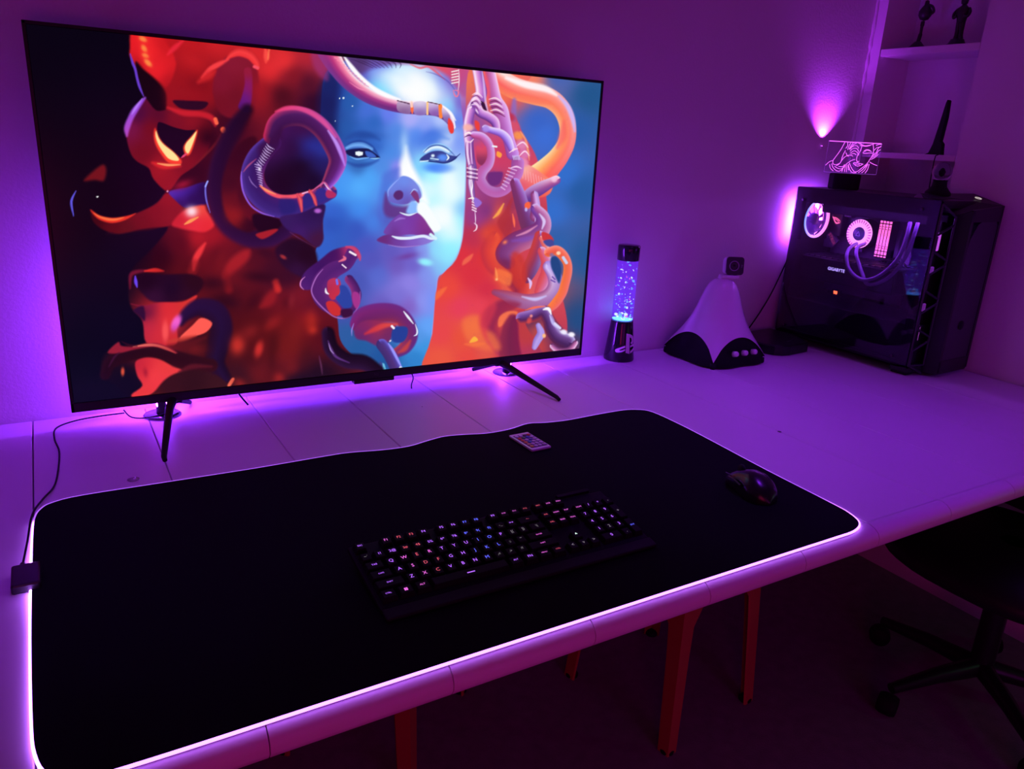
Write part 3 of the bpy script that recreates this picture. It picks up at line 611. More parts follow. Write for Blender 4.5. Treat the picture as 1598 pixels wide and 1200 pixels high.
    # ribbed cone under the hook
    fill('812,262 822,256 845,270 862,285 858,302 842,308 830,300 812,300 806,282', '820,265,250,190,170 835,275,250,120,130 815,290,225,80,110 850,295,250,100,80 840,303,235,80,70 858,285,255,150,110', 1.5)
    for k in range(9):
        line('%f,%f %f,%f' % (815+k*4.2, 263+k*2, 808+k*4.5+8, 278+k*2.2), (255, 170, 180), .7, .7, .7)
    tube('868,281,7 858,286,8 843,294,10 828,303,10 817,313,8', [(-1, (120, 70, 160)), (-.3, (190, 90, 150)), (.4, (245, 170, 200)), (1, (255, 225, 240))], [(-1, (80, 50, 140)), (0, (110, 60, 150)), (1, (160, 110, 200))], 1); blob(865, 280, 5, 5, 0, (250, 205, 235), .8, .4)
    # bumps along the inner edge
    for x, y, r, c in ((796, 183, 9, (190, 50, 80)), (802, 197, 10, (215, 80, 110)), (809, 212, 9, (250, 150, 80)), (814, 226, 10, (225, 130, 180)), (818, 240, 10, (220, 120, 180)), (817, 253, 9, (235, 140, 180))):
        blob(x, y, r, r*.8, 30, c, .95, .7)
    line('812,205 820,218 824,235 826,250', (255, 165, 120), 1.6, 1, .8); line('806,228 816,222 824,230', (255, 215, 240), 1.2, .8); line('810,244 819,236 826,243', (255, 215, 240), 1.2, .8)
    # twisted strands
    L_ = [(-1, (120, 66, 160)), (-.4, (175, 105, 200)), (.2, (225, 150, 220)), (.7, (255, 228, 250)), (1, (205, 150, 220))]
    R_ = [(-1, (255, 225, 245)), (-.6, (235, 165, 225)), (0, (205, 110, 175)), (.6, (190, 84, 140)), (1, (150, 60, 130))]
    tube('764,108,8 768,130,9 773,155,10 781,172,12 786,190,11 793,215,9 800,240,10', R_, [(-1, (215, 160, 245)), (-.3, (190, 120, 215)), (.5, (165, 90, 185)), (1, (140, 64, 150))], 1)
    line('757,112 760,135 764,158', (250, 90, 110), 4, 2.5, .8)
    for k in range(6):
        line('%f,%f %f,%f %f,%f' % (763+k*.5, 155+k*4.5, 773+k*.5, 153+k*4.5, 782+k*1.2, 158+k*4.8), ((255, 225, 235), (120, 40, 90))[k % 2], 1.3, .7, .9)
    tube('745,108,8 748,125,8 751,145,9 745,158,10 737,168,8', L_[::1], None, 1)
    tube('742,165,8 750,176,7 762,182,7 772,190,7 776,203,5', [(-1, (250, 215, 250)), (-.4, (215, 150, 225)), (.3, (165, 100, 200)), (1, (90, 40, 120))], None, 1)
    fill('750,158 757,162 760,172 754,170', (56, 20, 60), 1.2)
    line('752,110 755,130 758,160 762,175', (225, 190, 245), 1.6, 1, .8)
    for k in range(7):
        line('%f,%f %f,%f %f,%f' % (737-k*.6, 148+k*4, 745-k*.6, 145+k*4.3, 753-k*1.1, 152+k*4.2), ((255, 225, 245), (130, 60, 130))[k % 2], 1.2, .7, .9)
    tube('735,172,7 731,190,7 731,206,8 732,226,7 734,246,7 738,262,6', L_, [(-1, (110, 60, 150)), (0, (190, 120, 200)), (.6, (240, 210, 250)), (1, (170, 110, 200))], 1)
    blob(731, 199, 9, 6, 5, (252, 180, 170), .95, .6); line('725,210 732,207 740,212', (255, 235, 240), 1.6, .7); line('725,214 733,211 740,216', (90, 40, 90), 1, .6); line('726,218 733,222 739,217', (250, 210, 235), 1.4, .8)
    for k in range(5):
        line('%f,222 %f,240 %f,258' % (727+k*2.6, 727+k*2.8, 730+k*2.4), ((110, 50, 120), (245, 215, 245))[k % 2], .8, .6, .85)
    fill('741,188 748,192 748,204 742,200', (235, 66, 62), 1.4)
    tube('739,210,5 752,213,6 762,224,6.5 766,240,6.5 763,256,7 753,268,8 750,280,8 758,293,8 772,300,8 786,297,8 797,285,9 806,270,10 808,254,10', [(-1, (235, 205, 255)), (-.4, (215, 150, 230)), (.3, (200, 95, 170)), (1, (170, 60, 120))], [(-1, (150, 70, 150)), (0, (175, 85, 165)), (1, (200, 130, 215))], 1)
    fill('744,228 752,232 758,228 760,245 752,258 744,250', '752,235,235,80,110 752,250,120,44,90', 1.2)
    tube('757,200,5 766,203,5 782,208,6 792,218,6.5 798,232,5', [(-1, (245, 225, 255)), (-.3, (200, 170, 250)), (.4, (150, 110, 225)), (1, (120, 60, 160))], None, 1); blob(758, 201, 6, 6, 0, (175, 140, 230), .9, .6)
    fill('762,270 775,268 785,270 780,286 768,290 761,282', (112, 44, 122), 2)
    for k in range(7):
        line('%f,%f %f,%f' % (794-k*2, 262+k*5, 806-k*3, 266+k*5), (240, 190, 240), .9, .7, .8)
    line('795,238 803,233 808,232', (255, 215, 235), 1.4, .8); line('797,262 806,260 814,263', (245, 200, 240), 1.4, .8)
    fill('776,236 783,240 781,246 775,243', (255, 160, 70), 1); line('769,228 775,229', (240, 250, 255), 1.3, .7)
    for k in range(5):
        line('%f,243 %f,249' % (800+k*2.3, 802+k*2.3), (210, 220, 255), .6, .5, .8)
    # metal earring thread
    tube('736,262,6 737,272,6 735,285,5 737,300,4 739,312,3', [(-1, (110, 70, 150)), (-.2, (170, 110, 190)), (.3, (250, 235, 255)), (1, (150, 90, 170))], None, .9)
    for k in range(6):
        line('%f,%f %f,%f' % (729, 262+k*3.2, 745, 265+k*3.2), ((250, 225, 245), (110, 50, 110))[k % 2], .9, .6, .8)
    line('736,280 737,290 736,300 738,310', (252, 245, 255), 1, .6); line('731,310 738,309 741,312', (255, 250, 240), 1.2, .6)
    for k in range(4): line('%f,%f %f,%f' % (737, 315+k*4, 743, 318+k*4), (245, 215, 240), 1, .6)
    line('741,328 742,340 742,350', (235, 200, 235), .8, .6); line('740,348 744,352 743,358 739,361', (245, 215, 240), 1.1, .7)
    fill('741,308 752,316 744,324 740,318', (150, 110, 215), 1.2)
    fill('704,108 716,108 716,128 704,128', (200, 80, 120), 1.5, .5)
    for k in range(5): line('%f,%f %f,%f' % (705, 112+k*4.5, 715, 110+k*4.5), (250, 235, 235), .9, .6)
    line('716,108 716.5,125 715,142', (245, 225, 235), .8, .6); line('707,141 710,149 714,150 715,142 707,141', (245, 120, 150), 1, .7)
    # coils going down
    tube('796,376,12 790,404,15 800,430,16 812,450,14 806,466,10', [(-1, (225, 80, 70)), (-.2, (200, 55, 58)), (.5, (150, 40, 70)), (1, (190, 56, 66))], None, 2.5)
    tube('812,470,10 786,478,14 768,496,16 772,522,17 792,548,16', [(-1, (235, 90, 66)), (-.3, (185, 46, 66)), (.4, (140, 36, 72)), (1, (205, 60, 74))], [(-1, (205, 66, 70)), (0, (150, 40, 76)), (1, (190, 60, 80))], 2.5)
    tube('770,372,10 762,392,12 770,414,12 786,428,9', [(-1, (240, 90, 60)), (0, (222, 66, 58)), (1, (190, 48, 66))], None, 3.5, .85)
    fill('776,348 786,330 800,308 796,330 800,350 792,372', (175, 48, 60), 3, .8); line('786,318 778,332 770,340', (255, 175, 80), 2.6, 1.8, .9); line('800,334 802,345 803,354', (255, 110, 80), 1.8, 1.2)
    tube('804,286,8 810,304,10 816,325,11 822,345,12 826,362,11', [(-1, (190, 160, 245)), (-.4, (160, 90, 190)), (.3, (130, 52, 110)), (1, (120, 46, 100))], [(-1, (110, 60, 130)), (0, (100, 46, 100)), (1, (120, 50, 90))], 1)
    tube('834,304,6 836,320,7 835,338,8', [(-1, (180, 150, 225)), (-.2, (220, 170, 235)), (.5, (150, 70, 140)), (1, (130, 50, 100))], None, 1)
    fill('819,318 826,315 827,324 820,326', (250, 100, 66), 1); blob(821, 327, 2.4, 3.4, 0, (190, 180, 250), .95, .6)
    tube('836,326,8 847,340,11 845,357,14 826,370,16 804,380,17 789,396,16 794,410,10', [(-1, (215, 190, 250)), (-.5, (205, 130, 190)), (0, (170, 84, 150)), (.5, (130, 70, 165)), (1, (100, 50, 140))], [(-1, (190, 50, 70)), (-.2, (125, 60, 130)), (.5, (120, 50, 110)), (1, (150, 40, 70))], 1.2)
    line('842,334 849,345 846,357', (225, 210, 255), 2.6, 1.6, .9); line('838,352 822,362 806,368', (235, 150, 190), 2, 1.5, .8); line('800,376 820,373 838,368', (130, 80, 190), 4, 3, .6)
    blob(790, 410, 12, 7, 20, (120, 34, 70), .6)
    tube('842,368,8 840,385,11 835,402,12 827,420,12 822,434,8', [(-1, (205, 195, 250)), (-.5, (160, 110, 200)), (0, (170, 60, 100)), (.6, (200, 60, 70)), (1, (190, 60, 60))], [(-1, (90, 50, 120)), (0, (140, 50, 80)), (1, (200, 60, 60))], 1.2)
    fill('800,395 815,400 822,425 820,446 806,450 796,430', (200, 52, 48), 4, .7)
    tube('845,372,4 852,386,5 856,396,5 857,408,5', [(-1, (255, 200, 200)), (0, (235, 120, 120)), (1, (220, 80, 80))], None, 1)
    tube('846,392,7 853,408,9 854,425,10 849,441,11 842,455,8', [(-1, (225, 190, 240)), (-.3, (215, 110, 160)), (.5, (220, 80, 90)), (1, (205, 66, 86))], None, 1)
    tube('856,416,9 865,430,11 867,446,12 859,460,12 844,468,12 824,471,12 804,467,11 788,461,8 772,456,5', [(-1, (165, 130, 220)), (-.3, (185, 160, 235)), (.4, (215, 195, 250)), (1, (150, 90, 170))], [(-1, (160, 60, 90)), (0, (150, 70, 120)), (1, (175, 60, 80))], 1.2)
    line('815,463 835,467 852,462', (205, 200, 255), 2.6, 2, .85); line('862,432 866,436', (110, 70, 170), 1, .7); line('860,437 866,440', (110, 70, 170), 1, .7)
    line('824,434 828,441 827,450', (225, 190, 245), 2.4, 1); 
    fill('846,362 858,366 864,376 850,376 846,372', (205, 52, 60), 1.4); fill('848,376 862,374 864,384 854,384', (70, 70, 150), 1.4)
    tube('856,394,7 868,391,8 878,398,8 885,410,7 886,424,7 882,442,7 877,458,7 866,474,7 855,484,5', [(-1, (255, 150, 130)), (-.3, (246, 104, 88)), (.4, (230, 84, 66)), (1, (240, 110, 60))], [(-1, (235, 100, 110)), (-.3, (246, 110, 74)), (1, (255, 130, 60))], 1.1)
    blob(871.5, 395, 3.6, 3.2, 0, (255, 215, 180), 1, .7); line('879,402 884,410', (200, 210, 245), 2.4, 1.2); line('861,398 866,403', (110, 110, 190), 3, 2, .7)
    fill('860,402 870,402 876,420 873,442 866,430 860,416', (34, 66, 130), 2)
    # cluster of knobs at lower right
    fill('790,470 812,474 800,486 782,496 768,512 760,500 764,480', (150, 40, 74), 5, .8)
    fill('779,495 792,486 808,487 800,500 788,506 778,510', (250, 118, 74), 2, .9)
    tube('800,498,8 796,515,13 795,540,16 798,565,18', [(-1, (130, 30, 70)), (0, (120, 34, 70)), (1, (150, 44, 70))], None, 3)
    fill('818,486 836,480 856,478 862,490 872,505 886,520 898,530 898,548 880,556 850,552 836,530 822,510', '830,495,70,40,90 850,500,120,50,80 860,520,90,44,100 880,540,72,36,86 845,515,230,90,60 840,540,205,66,60 890,545,120,40,90', 1.6)
    tube('814,496,9 830,493,10 846,487,10 855,499,9 860,513,10 870,526,11 886,533,12', [(-1, (170, 120, 200)), (-.3, (110, 70, 150)), (.4, (84, 36, 90)), (1, (190, 60, 60))], [(-1, (200, 190, 245)), (-.4, (110, 70, 140)), (.4, (70, 36, 90)), (1, (70, 30, 70))], 1.2)
    line('820,484 834,480 850,478', (246, 110, 86), 1.8, 1.2); line('848,483 856,482 860,490', (252, 248, 255), 2.6, 1.2); line('858,492 863,504 870,512', (190, 180, 240), 2.4, 1.2)
    blob(880, 518, 6, 4, 15, (240, 236, 255), 1, .6); blob(892, 522, 5.5, 4, 10, (250, 246, 255), 1, .6); line('866,505 874,512', (220, 215, 250), 2, 1)
    tube('840,508,4 844,520,6 838,532,6 834,542,4', [(-1, (170, 150, 235)), (0, (185, 160, 235)), (1, (140, 110, 200))], None, 1.2)
    tube('862,540,4 872,547,5 888,546,5 898,535,4', [(-1, (90, 40, 90)), (.2, (205, 120, 180)), (1, (245, 210, 250))], None, 1.1); blob(849, 524, 3, 3.6, 0, (255, 190, 130), 1, .6)
    blob(826, 500, 4, 6, 20, (230, 80, 70), .8, .4); blob(829, 493, 2.5, 2.5, 0, (250, 150, 140), .9, .4)
    # glowing facets in the red field
    fill('724,405 738,396 734,406 722,414', (245, 110, 80), 2, .8); fill('682,455 697,448 690,460 680,468', (248, 110, 62), 2.5, .8)
    fill('775,420 792,424 799,430 795,446 778,438 772,436', (250, 120, 66), 3, .8); line('773,418 775,428 776,436', (255, 150, 84), 1.8, 1.2, .8); blob(775, 436, 2, 2, 0, (255, 205, 140), .9)
    blob(788, 378, 4, 3, -30, (255, 130, 90), .9); blob(760, 365, 14, 12, 0, (232, 80, 52), .5)
    fill('722,500 746,492 752,510 772,522 780,545 750,545 728,530', (244, 116, 66), 6, .7); fill('733,533 740,525 746,531 735,535', (252, 178, 62), 1.3); line('726,537 740,538 756,536', (248, 120, 60), 3, 3, .7)
    fill('765,470 775,480 760,520 770,545 752,520 748,495', (220, 56, 74), 5, .6)
    return np.clip(C, 0, 1)

rgb = paint_picture(PX.astype(np.float32), PY.astype(np.float32))
lin = np.where(rgb <= .04045, rgb/12.92, ((rgb+.055)/1.055)**2.4)
ix = np.arange(NX-1); iz = np.arange(NZ-1); a_ = (iz[:, None]*NX+ix[None, :]).ravel()
loops = np.stack([a_, a_+1, a_+1+NX, a_+NX], 1).ravel().astype(np.int32)
me = bpy.data.meshes.new('screen'); nf = len(a_)
me.vertices.add(n); me.vertices.foreach_set('co', co.ravel()); me.loops.add(nf*4); me.loops.foreach_set('vertex_index', loops)
me.polygons.add(nf); me.polygons.foreach_set('loop_start', np.arange(nf, dtype=np.int32)*4); me.update(calc_edges=True)
ca = me.color_attributes.new('picture', 'FLOAT_COLOR', 'POINT')
ca.data.foreach_set('color', np.concatenate([lin, np.ones((n, 1))], 1).astype(np.float32).ravel())
SM = bpy.data.materials.new('screen_picture'); SM.use_nodes = True; nt = SM.node_tree; b = nt.nodes['Principled BSDF']
b.inputs['Base Color'].default_value = (.0015, .0015, .002, 1); b.inputs['Roughness'].default_value = .22; b.inputs['Specular IOR Level'].default_value = .3
at = nt.nodes.new('ShaderNodeAttribute'); at.attribute_name = 'picture'
nt.links.new(at.outputs['Color'], b.inputs['Emission Color']); b.inputs['Emission Strength'].default_value = 1.0
SM.cycles.emission_sampling = 'NONE'
me.materials.append(SM)
sc_o = bpy.data.objects.new('screen', me); COL.objects.link(sc_o); place(sc_o, tv)
mb = MB(); mb.box((.60, TY+.0445, .812), (.74, .006, .010), .001); mb.box((.60, TY+.050, .812), (.74, .006, .006), .001)
place(mb.obj('added_glow_strip', mat('tv_fill_glow', (.5, .4, .8), .4, emit=(.20, .03, 1.0), estr=13)), tv)  # added glow behind the panel, spreads violet over the desk below
# feet: slanted blades splayed to front and back
def tvfoot(x, xf, yf, xb, yb):
    mb = MB()
    top = Vector((x, TY+.014, TZ0+.004)); hip = Vector((x+(xf-x)*.30, TY-.03, TZ0-.005))
    mb.tube([top, hip, Vector((xf, yf+.012, ZD+.008)), Vector((xf, yf, ZD+.005))], [.0095, .0085, .0050, .0042], 10)
    mb.tube([top, Vector((xb, yb, ZD+.006))], [.010, .005], 10)
    mb.box((x, TY+.012, TZ0+.002), (.03, .024, .016), .003)
    place(mb.obj('foot', BLACKM), tv)
tvfoot(.192, .141, 1.428, .232, 1.735); tvfoot(.975, 1.020, 1.440, .940, 1.735)

# ================================================================ light bars behind the television
BAR = (0.26, 0.03, 1.0)
BARM = mat('light_bar_glow', (.8, .8, .8), .4, emit=BAR, estr=125); BARM2 = mat('light_bar_soft', (.8, .8, .8), .4, emit=BAR, estr=190)
bar0 = None
for i, (x, lab) in enumerate(((.170, 'round-footed light bar glowing violet behind the left foot of the television'), (1.020, 'round-footed light bar glowing violet behind the right foot of the television'))):
    yb_ = 1.6905 if i == 0 else 1.695
    t = thing('light_bar', lab, 'lamp', (x, yb_, ZD), group='light bars behind the television')
    a = MB().lathe([(0, 0), (.034, 0), (.036, .002), (.034, .004), (.012, .006)], (0, 0, 0), 32).obj('base', GLOSS, t)
    b = MB().lathe([(.011, .005), (.011, .030), (.009, .034)], (0, 0, 0), 20, cap=True).obj('stem', BLACK, t)
    sd = -1 if i == 0 else 1
    c = MB().box((0, -.003, .180), (.010, .016, .330), .003).obj('housing', BLACK, t)
    d_ = MB().box((.006*sd, .001, .178), (.009, .017, .316), .003).obj('diffuser', BARM, t)
    MB().box((-.0085*sd, .001, .178), (.006, .015, .316), .002).obj('diffuser', BARM2, t)
    MB().lathe([(.0362, .0008), (.0372, .0018), (.0362, .0028)], (0, 0, 0), 32).obj('base_ring', mat('base_ring', (.5, .4, .7), .3), t)
# ================================================================ desk pad with light rim
PAD = [(-.040, 1.325), (.004, 1.335), (.14, 1.333), (.28, 1.331), (.40, 1.334), (.457, 1.333), (.520, 1.320), (.575, 1.317), (.625, 1.330), (.665, 1.337), (.71, 1.329), (.755, 1.318), (.81, 1.320), (.865, 1.334), (.905, 1.324), (.96, 1.318), (1.04, 1.322),
       (1.120, 1.323), (1.158, 1.312), (1.180, 1.285), (1.184, 1.20), (1.180, 1.10), (1.169, .93), (1.164, .78), (1.160, .735), (1.144, .702), (1.110, .687), (1.06, .6855), (.975, .6855), (.766, .6855), (.543, .6855), (.356, .6855), (.199, .6855), (.03, .6855),
       (-.030, .690), (-.055, .708), (-.066, .742), (-.069, .80), (-.070, .95), (-.069, 1.10), (-.067, 1.23), (-.064, 1.280), (-.056, 1.308)]
pad = thing('desk_pad', 'large black cloth desk pad with wavy back edge and glowing violet rim', 'desk pad', (.55, 1.0, ZD))
pts = crom([(x, y, 0) for x, y in PAD], 4, True)
ring = [(p.x, p.y) for p in pts]
mb = MB(); mb.prism(ring, ZD+.0004, ZD+.0042)
place(mb.obj('mat', CLOTH), pad)
# the clear tube round the edge: brighter near the controller at the left and along the front
RIM = bpy.data.materials.new('glowing_rim'); RIM.use_nodes = True; nt = RIM.node_tree; b = nt.nodes['Principled BSDF']
b.inputs['Base Color'].default_value = (.7, .6, .8, 1); b.inputs['Roughness'].default_value = .2; b.inputs['Emission Color'].default_value = (.44, .13, 1.0, 1)
at = nt.nodes.new('ShaderNodeAttribute'); at.attribute_name = 'lamp_power'; nt.links.new(at.outputs['Fac'], b.inputs['Emission Strength'])
mb = MB(); rp = [(p.x, p.y, ZD+.0028) for p in pts]; mb.tube(rp, .0019, 8, closed=True)
rim = mb.obj('light_rim', RIM)
la = rim.data.attributes.new('lamp_power', 'FLOAT', 'POINT')
vals = []
for v in rim.data.vertices:
    x, y = v.co.x, v.co.y
    if x < -.03: s = 8 + 20*math.exp(-((y-1.09)/.07)**2) if y < 1.27 else 1.0
    elif y < .72: s = 5.5
    elif y > 1.25: s = 1.0
    else: s = 1.0 + 5*max(0, (.80-y)/.1) if y < .80 else 1.0
    vals.append(s)
la.data.foreach_set('value', vals)
place(rim, pad)
# controller box with its cable
ctl = MB(); ctl.box((-.074, 1.090, ZD+.0075), (.034, .058, .014), .003)
place(ctl.obj('controller', BLACK), pad)
cp = crom([(-.078, 1.121, ZD+.010), (-.073, 1.20, ZD+.006), (-.066, 1.27, ZD+.014), (-.052, 1.34, ZD+.006), (-.036, 1.39, ZD+.003), (-.028, 1.46, ZD+.003), (-.024, 1.55, ZD+.003), (-.030, 1.62, ZD+.003), (-.026, 1.676, ZD+.004), (.005, 1.70, ZD+.006), (.05, 1.712, ZD+.006), (.10, 1.72, ZD+.004)], 6)
place(MB().tube(cp, .0016, 8).obj('cable', BLACKM), pad)
place(MB().tube([(-.0775, 1.116, ZD+.0095), (-.078, 1.126, ZD+.0095)], .0035, 10).obj('plug', BLACK), pad)
# dangling cables under the television
cp = crom([(.098, 1.700, ZD+.018), (.110, 1.690, ZD+.004), (.135, 1.676, ZD+.003), (.165, 1.672, ZD+.0075), (.185, 1.695, ZD+.0075), (.20, 1.73, ZD+.010)], 6)
tag(MB().tube(cp, .0014, 8).obj('cable', BLACKM), 'thin black cable curling over the light bar foot at the left of the television', 'cable')
tag(MB().tube(crom([(.74, 1.69, .785), (.745, 1.685, .77), (.735, 1.672, .757), (.73, 1.66, .7515)], 5), .0015, 8).obj('cable', BLACKM), 'short black cable end hanging below the middle of the television', 'cable')
tag(MB().tube(crom([(.325, 1.700, .792), (.33, 1.692, .775), (.345, 1.680, .7525)], 5), .002, 8).obj('cable', BLACKM), 'black cable stub below the television between the left foot and its centre', 'cable')

# ================================================================ keyboard
KP = .0195; TILT = math.radians(10.5)
kb = thing('keyboard', 'black full-size keyboard with glowing letters lying on the desk pad', 'keyboard', (0.535, 0.875, ZD+.0042))
KM = Matrix.Translation((.3335, .823, .7735)) @ Matrix.Rotation(TILT, 4, 'X')   # origin: centre of the left control key top
mb = MB()
mb.box((10.6*KP, 2.50*KP, -.0125), (22.9*KP, 6.8*KP, .008), .002, M=KM)
mb.box((19.2*KP, 6.12*KP, -.0065), (3.3*KP, .35*KP, .006), .001, M=KM)
place(mb.obj('case', mat('keyboard_case', (.005, .005, .006), .6, spec=.2)), kb)
mb = MB(); mb.box((10.6*KP, -1.45*KP, -.0085), (22.9*KP, 1.0*KP, .006), .002, M=KM); place(mb.obj('front_lip', BLACKM), kb)
for x in (2*KP, 19*KP):
    mb = MB(); mb.box((x, 5.55*KP, -.027), (.03, .012, .018), .002, M=KM); place(mb.obj('foot', BLACK), kb)
KC = mat('keycap_black', (.005, .005, .006), .6, spec=.2)
def leg(name, c, s): return mat(name, (.02, .02, .02), .5, emit=c, estr=s, sampling='NONE')
LEG = [leg('legend_violet', (.42, .12, .95), 1.6), leg('legend_magenta', (.85, .14, .75), 1.3), leg('legend_red', (.85, .10, .16), 1.0), leg('legend_blue', (.10, .12, .95), 1.6), leg('legend_white', (.6, .55, .6), .45), leg('legend_bright', (.7, 1, .8), 2.5)]
def rowk(y, x0, items): 
    out = []; x = x0
    for it in items:
        if isinstance(it, (int, float)): x += it; continue
        t_, w_, c_ = (it+(1, 0))[:3] if len(it) == 1 else (it if len(it) == 3 else (it[0], it[1], 0))
        out.append((t_, x+w_/2, y, w_, c_)); x += w_
    return out
V, Mg, Rd, Bl, Wh = 0, 1, 2, 3, 4
keys = []
keys += rowk(5.25, -.62, [('ESC', 1, V), 1, ('F1', 1, Mg), ('F2', 1, Rd), ('F3', 1, Rd), ('F4', 1, V), .5, ('F5', 1, V), ('F6', 1, V), ('F7', 1, Bl), ('F8', 1, Bl), .5, ('F9', 1, V), ('F10', 1, Mg), ('F11', 1, Mg), ('F12', 1, Rd), .25, ('PRT', 1, Rd), ('SCR', 1, Mg), ('PAU', 1, Mg)])
keys += rowk(4, -.62, [('~`', 1, Wh), ('1!', 1, V), ('2@', 1, V), ('3#', 1, Rd), ('4$', 1, Rd), ('5%', 1, V), ('6^', 1, V), ('7&', 1, V), ('8*', 1, Bl), ('9(', 1, Bl), ('0)', 1, Bl), ('-_', 1, Wh), ('=+', 1, V), ('<--', 2, Rd), .25, ('INS', 1, Rd), ('HOM', 1, Mg), ('PUP', 1, Mg), .25, ('NUM', 1, Mg), ('/', 1, V), ('*', 1, V), ('-', 1, Wh)])
keys += rowk(3, -.62, [('TAB', 1.5, V), ('Q', 1, V), ('W', 1, Mg), ('E', 1, Rd), ('R', 1, Mg), ('T', 1, V), ('Y', 1, V), ('U', 1, V), ('I', 1, Bl), ('O', 1, Bl), ('P', 1, V), ('[{', 1, Wh), (']}', 1, Wh), ('\\|', 1.5, Wh), .25, ('DEL', 1, Rd), ('END', 1, Mg), ('PDN', 1, Mg), .25, ('7', 1, V), ('8', 1, V), ('9', 1, V)])
keys += rowk(2, -.62, [('CAPS', 1.75, V), ('A', 1, V), ('S', 1, Mg), ('D', 1, Rd), ('F', 1, Rd), ('G', 1, V), ('H', 1, V), ('J', 1, Bl), ('K', 1, Bl), ('L', 1, Bl), (';:', 1, Wh), ('\'"', 1, Wh), ('ENTER', 2.25, Mg), 3.5, ('4', 1, V), ('5', 1, V), ('6', 1, V)])
keys += rowk(1, -.62, [('SHIFT', 2.25, V), ('Z', 1, V), ('X', 1, Mg), ('C', 1, Rd), ('V', 1, V), ('B', 1, V), ('N', 1, V), ('M', 1, Bl), (',<', 1, Wh), ('.>', 1, Wh), ('/?', 1, Wh), ('SHIFT', 2.75, Mg), 1.25, ('^', 1, 5), 1.25, ('1', 1, V), ('2', 1, Wh), ('3', 1, V)])
keys += rowk(0, -.62, [('CTRL', 1.25, V), ('##', 1.25, Mg), ('ALT', 1.25, Mg), ('__', 6.25, V), ('ALT', 1.25, V), ('FN', 1.25, V), ('MENU', 1.25, Mg), ('CTRL', 1.25, Rd), .25, ('<', 1, Wh), ('v', 1, Wh), ('>', 1, Wh), .25, ('0', 2, V), ('.', 1, Wh)])
keys += [('+', 21.13+.25, 2.5, (1, 2), Wh), ('ENT', 21.13+.25, .5, (1, 2), Bl)]
for t_, kx, ky, kw, c_ in keys:
    kw, kh = (kw if isinstance(kw, tuple) else (kw, 1))
    mb = MB(); W_, D_ = kw*KP, kh*KP; cx, cy = kx*KP-0.0, ky*KP
    wa, da, wb, db = W_/2-.0008, D_/2-.0008, W_/2-.0032, D_/2-.0030
    M2 = KM @ Matrix.Translation((cx, cy, 0))
    mb.prism([(-wa, -da), (wa, -da), (wa, da), (-wa, da)], -.0105, -.0008, 0, M2, top=[(-wb, -db+.0004), (wb, -db+.0004), (wb, db+.0012), (-wb, db+.0012)])
    mb.prism([(-wb, -db+.0004), (wb, -db+.0004), (wb, db+.0012), (-wb, db+.0012)], -.0008, 0, 0, M2, top=[(-wb+.0008, -db+.0012), (wb-.0008, -db+.0012), (wb-.0008, db+.0004), (-wb+.0008, db+.0004)])
    if t_ == '__': mb.prism([(-.006, -.0008), (.006, -.0008), (.006, .0008), (-.006, .0008)], .0001, .0002, 1, M2)
    elif t_ == '##':
        for sx_ in (-1, 1):
            for sy_ in (-1, 1):
                mb.prism([(sx_*.0013-.0011, sy_*.0013-.0011), (sx_*.0013+.0011, sy_*.0013-.0011), (sx_*.0013+.0011, sy_*.0013+.0011), (sx_*.0013-.0011, sy_*.0013+.0011)], .0001, .0002, 1, M2)
    else:
        sz = {1: .0085, 2: .0068, 3: .0045}.get(len(t_), .0036)
        v, f = text_geo(t_)
        mb.add([M2 @ Vector((p[0]*sz, p[1]*sz+.001, .00015)) for p in v], f, 1)
    nm = 'space_bar' if t_ == '__' else ('enter_key' if t_ in ('ENT', 'ENTER') else ('shift_key' if t_ == 'SHIFT' else 'keycap'))
    place(mb.obj(nm, [KC, LEG[c_]]), kb)

# ================================================================ mouse
ms = thing('mouse', 'glossy black computer mouse near the right edge of the desk pad', 'mouse', (1.062, .872, ZD+.0044), math.radians(-14))
mb = MB(); rows = []
for i in range(15):
    t = i/14; y = -.060+.120*t
    wv = .033*math.sqrt(max(0, 1-(abs(2*t-1))**3.2))*(1-.13*math.exp(-((t-.5)/.16)**2))+.0006
    hh = .0405*math.sin(math.pi*min(1, (t*.86+.10)))**.75*(1-.42*max(0, t-.42))+.001
    if i in (0, 14): hh = .004
    row = []
    for k in range(13):
        a = math.pi*k/12; cx_ = math.cos(a); sz_ = math.sin(a)
        row.append((wv*math.copysign(abs(cx_)**.75, cx_), y, .0015+hh*sz_**.8))
    rows.append(row)
mb.grid(rows); mb.add(rows[0], [tuple(range(13))]); mb.add(rows[-1], [tuple(range(13))])
for i in range(14): mb.add([rows[i][0], rows[i+1][0], rows[i+1][-1], rows[i][-1]], [(0, 1, 2, 3)])
mb.obj('shell', mat('mouse_black', (.007, .006, .010), .25), ms)
M3 = Matrix.Translation((0, .036, .0285)) @ Matrix.Rotation(math.pi/2, 4, 'Y')
MB().lathe([(.0, -.003), (.0085, -.003), (.0095, 0), (.0085, .003), (0, .003)], (0, 0, 0), 20, M=M3).obj('scroll_wheel', BLACKM, ms)
MB().tube(crom([(-.0325, -.012, .020), (-.0315, .01, .0215), (-.0315, .028, .019)], 5), .0022, 8).obj('side_button', BLACK, ms)
MB().tube(crom([(-.0285, .018, .0245), (-.027, .036, .0215), (-.022, .052, .0165)], 5), .0008, 8).obj('trim_line', mat('mouse_trim', (.10, .10, .12), .3), ms)

# ================================================================ small remote control
rc = thing('remote_control', 'small white remote with rows of coloured buttons on the desk pad', 'remote control', (.8075, 1.234, ZD+.0046), 0)
RM = frame((.8075, 1.234, 0), (.80, -.60, 0), (.60, .80, 0)) 
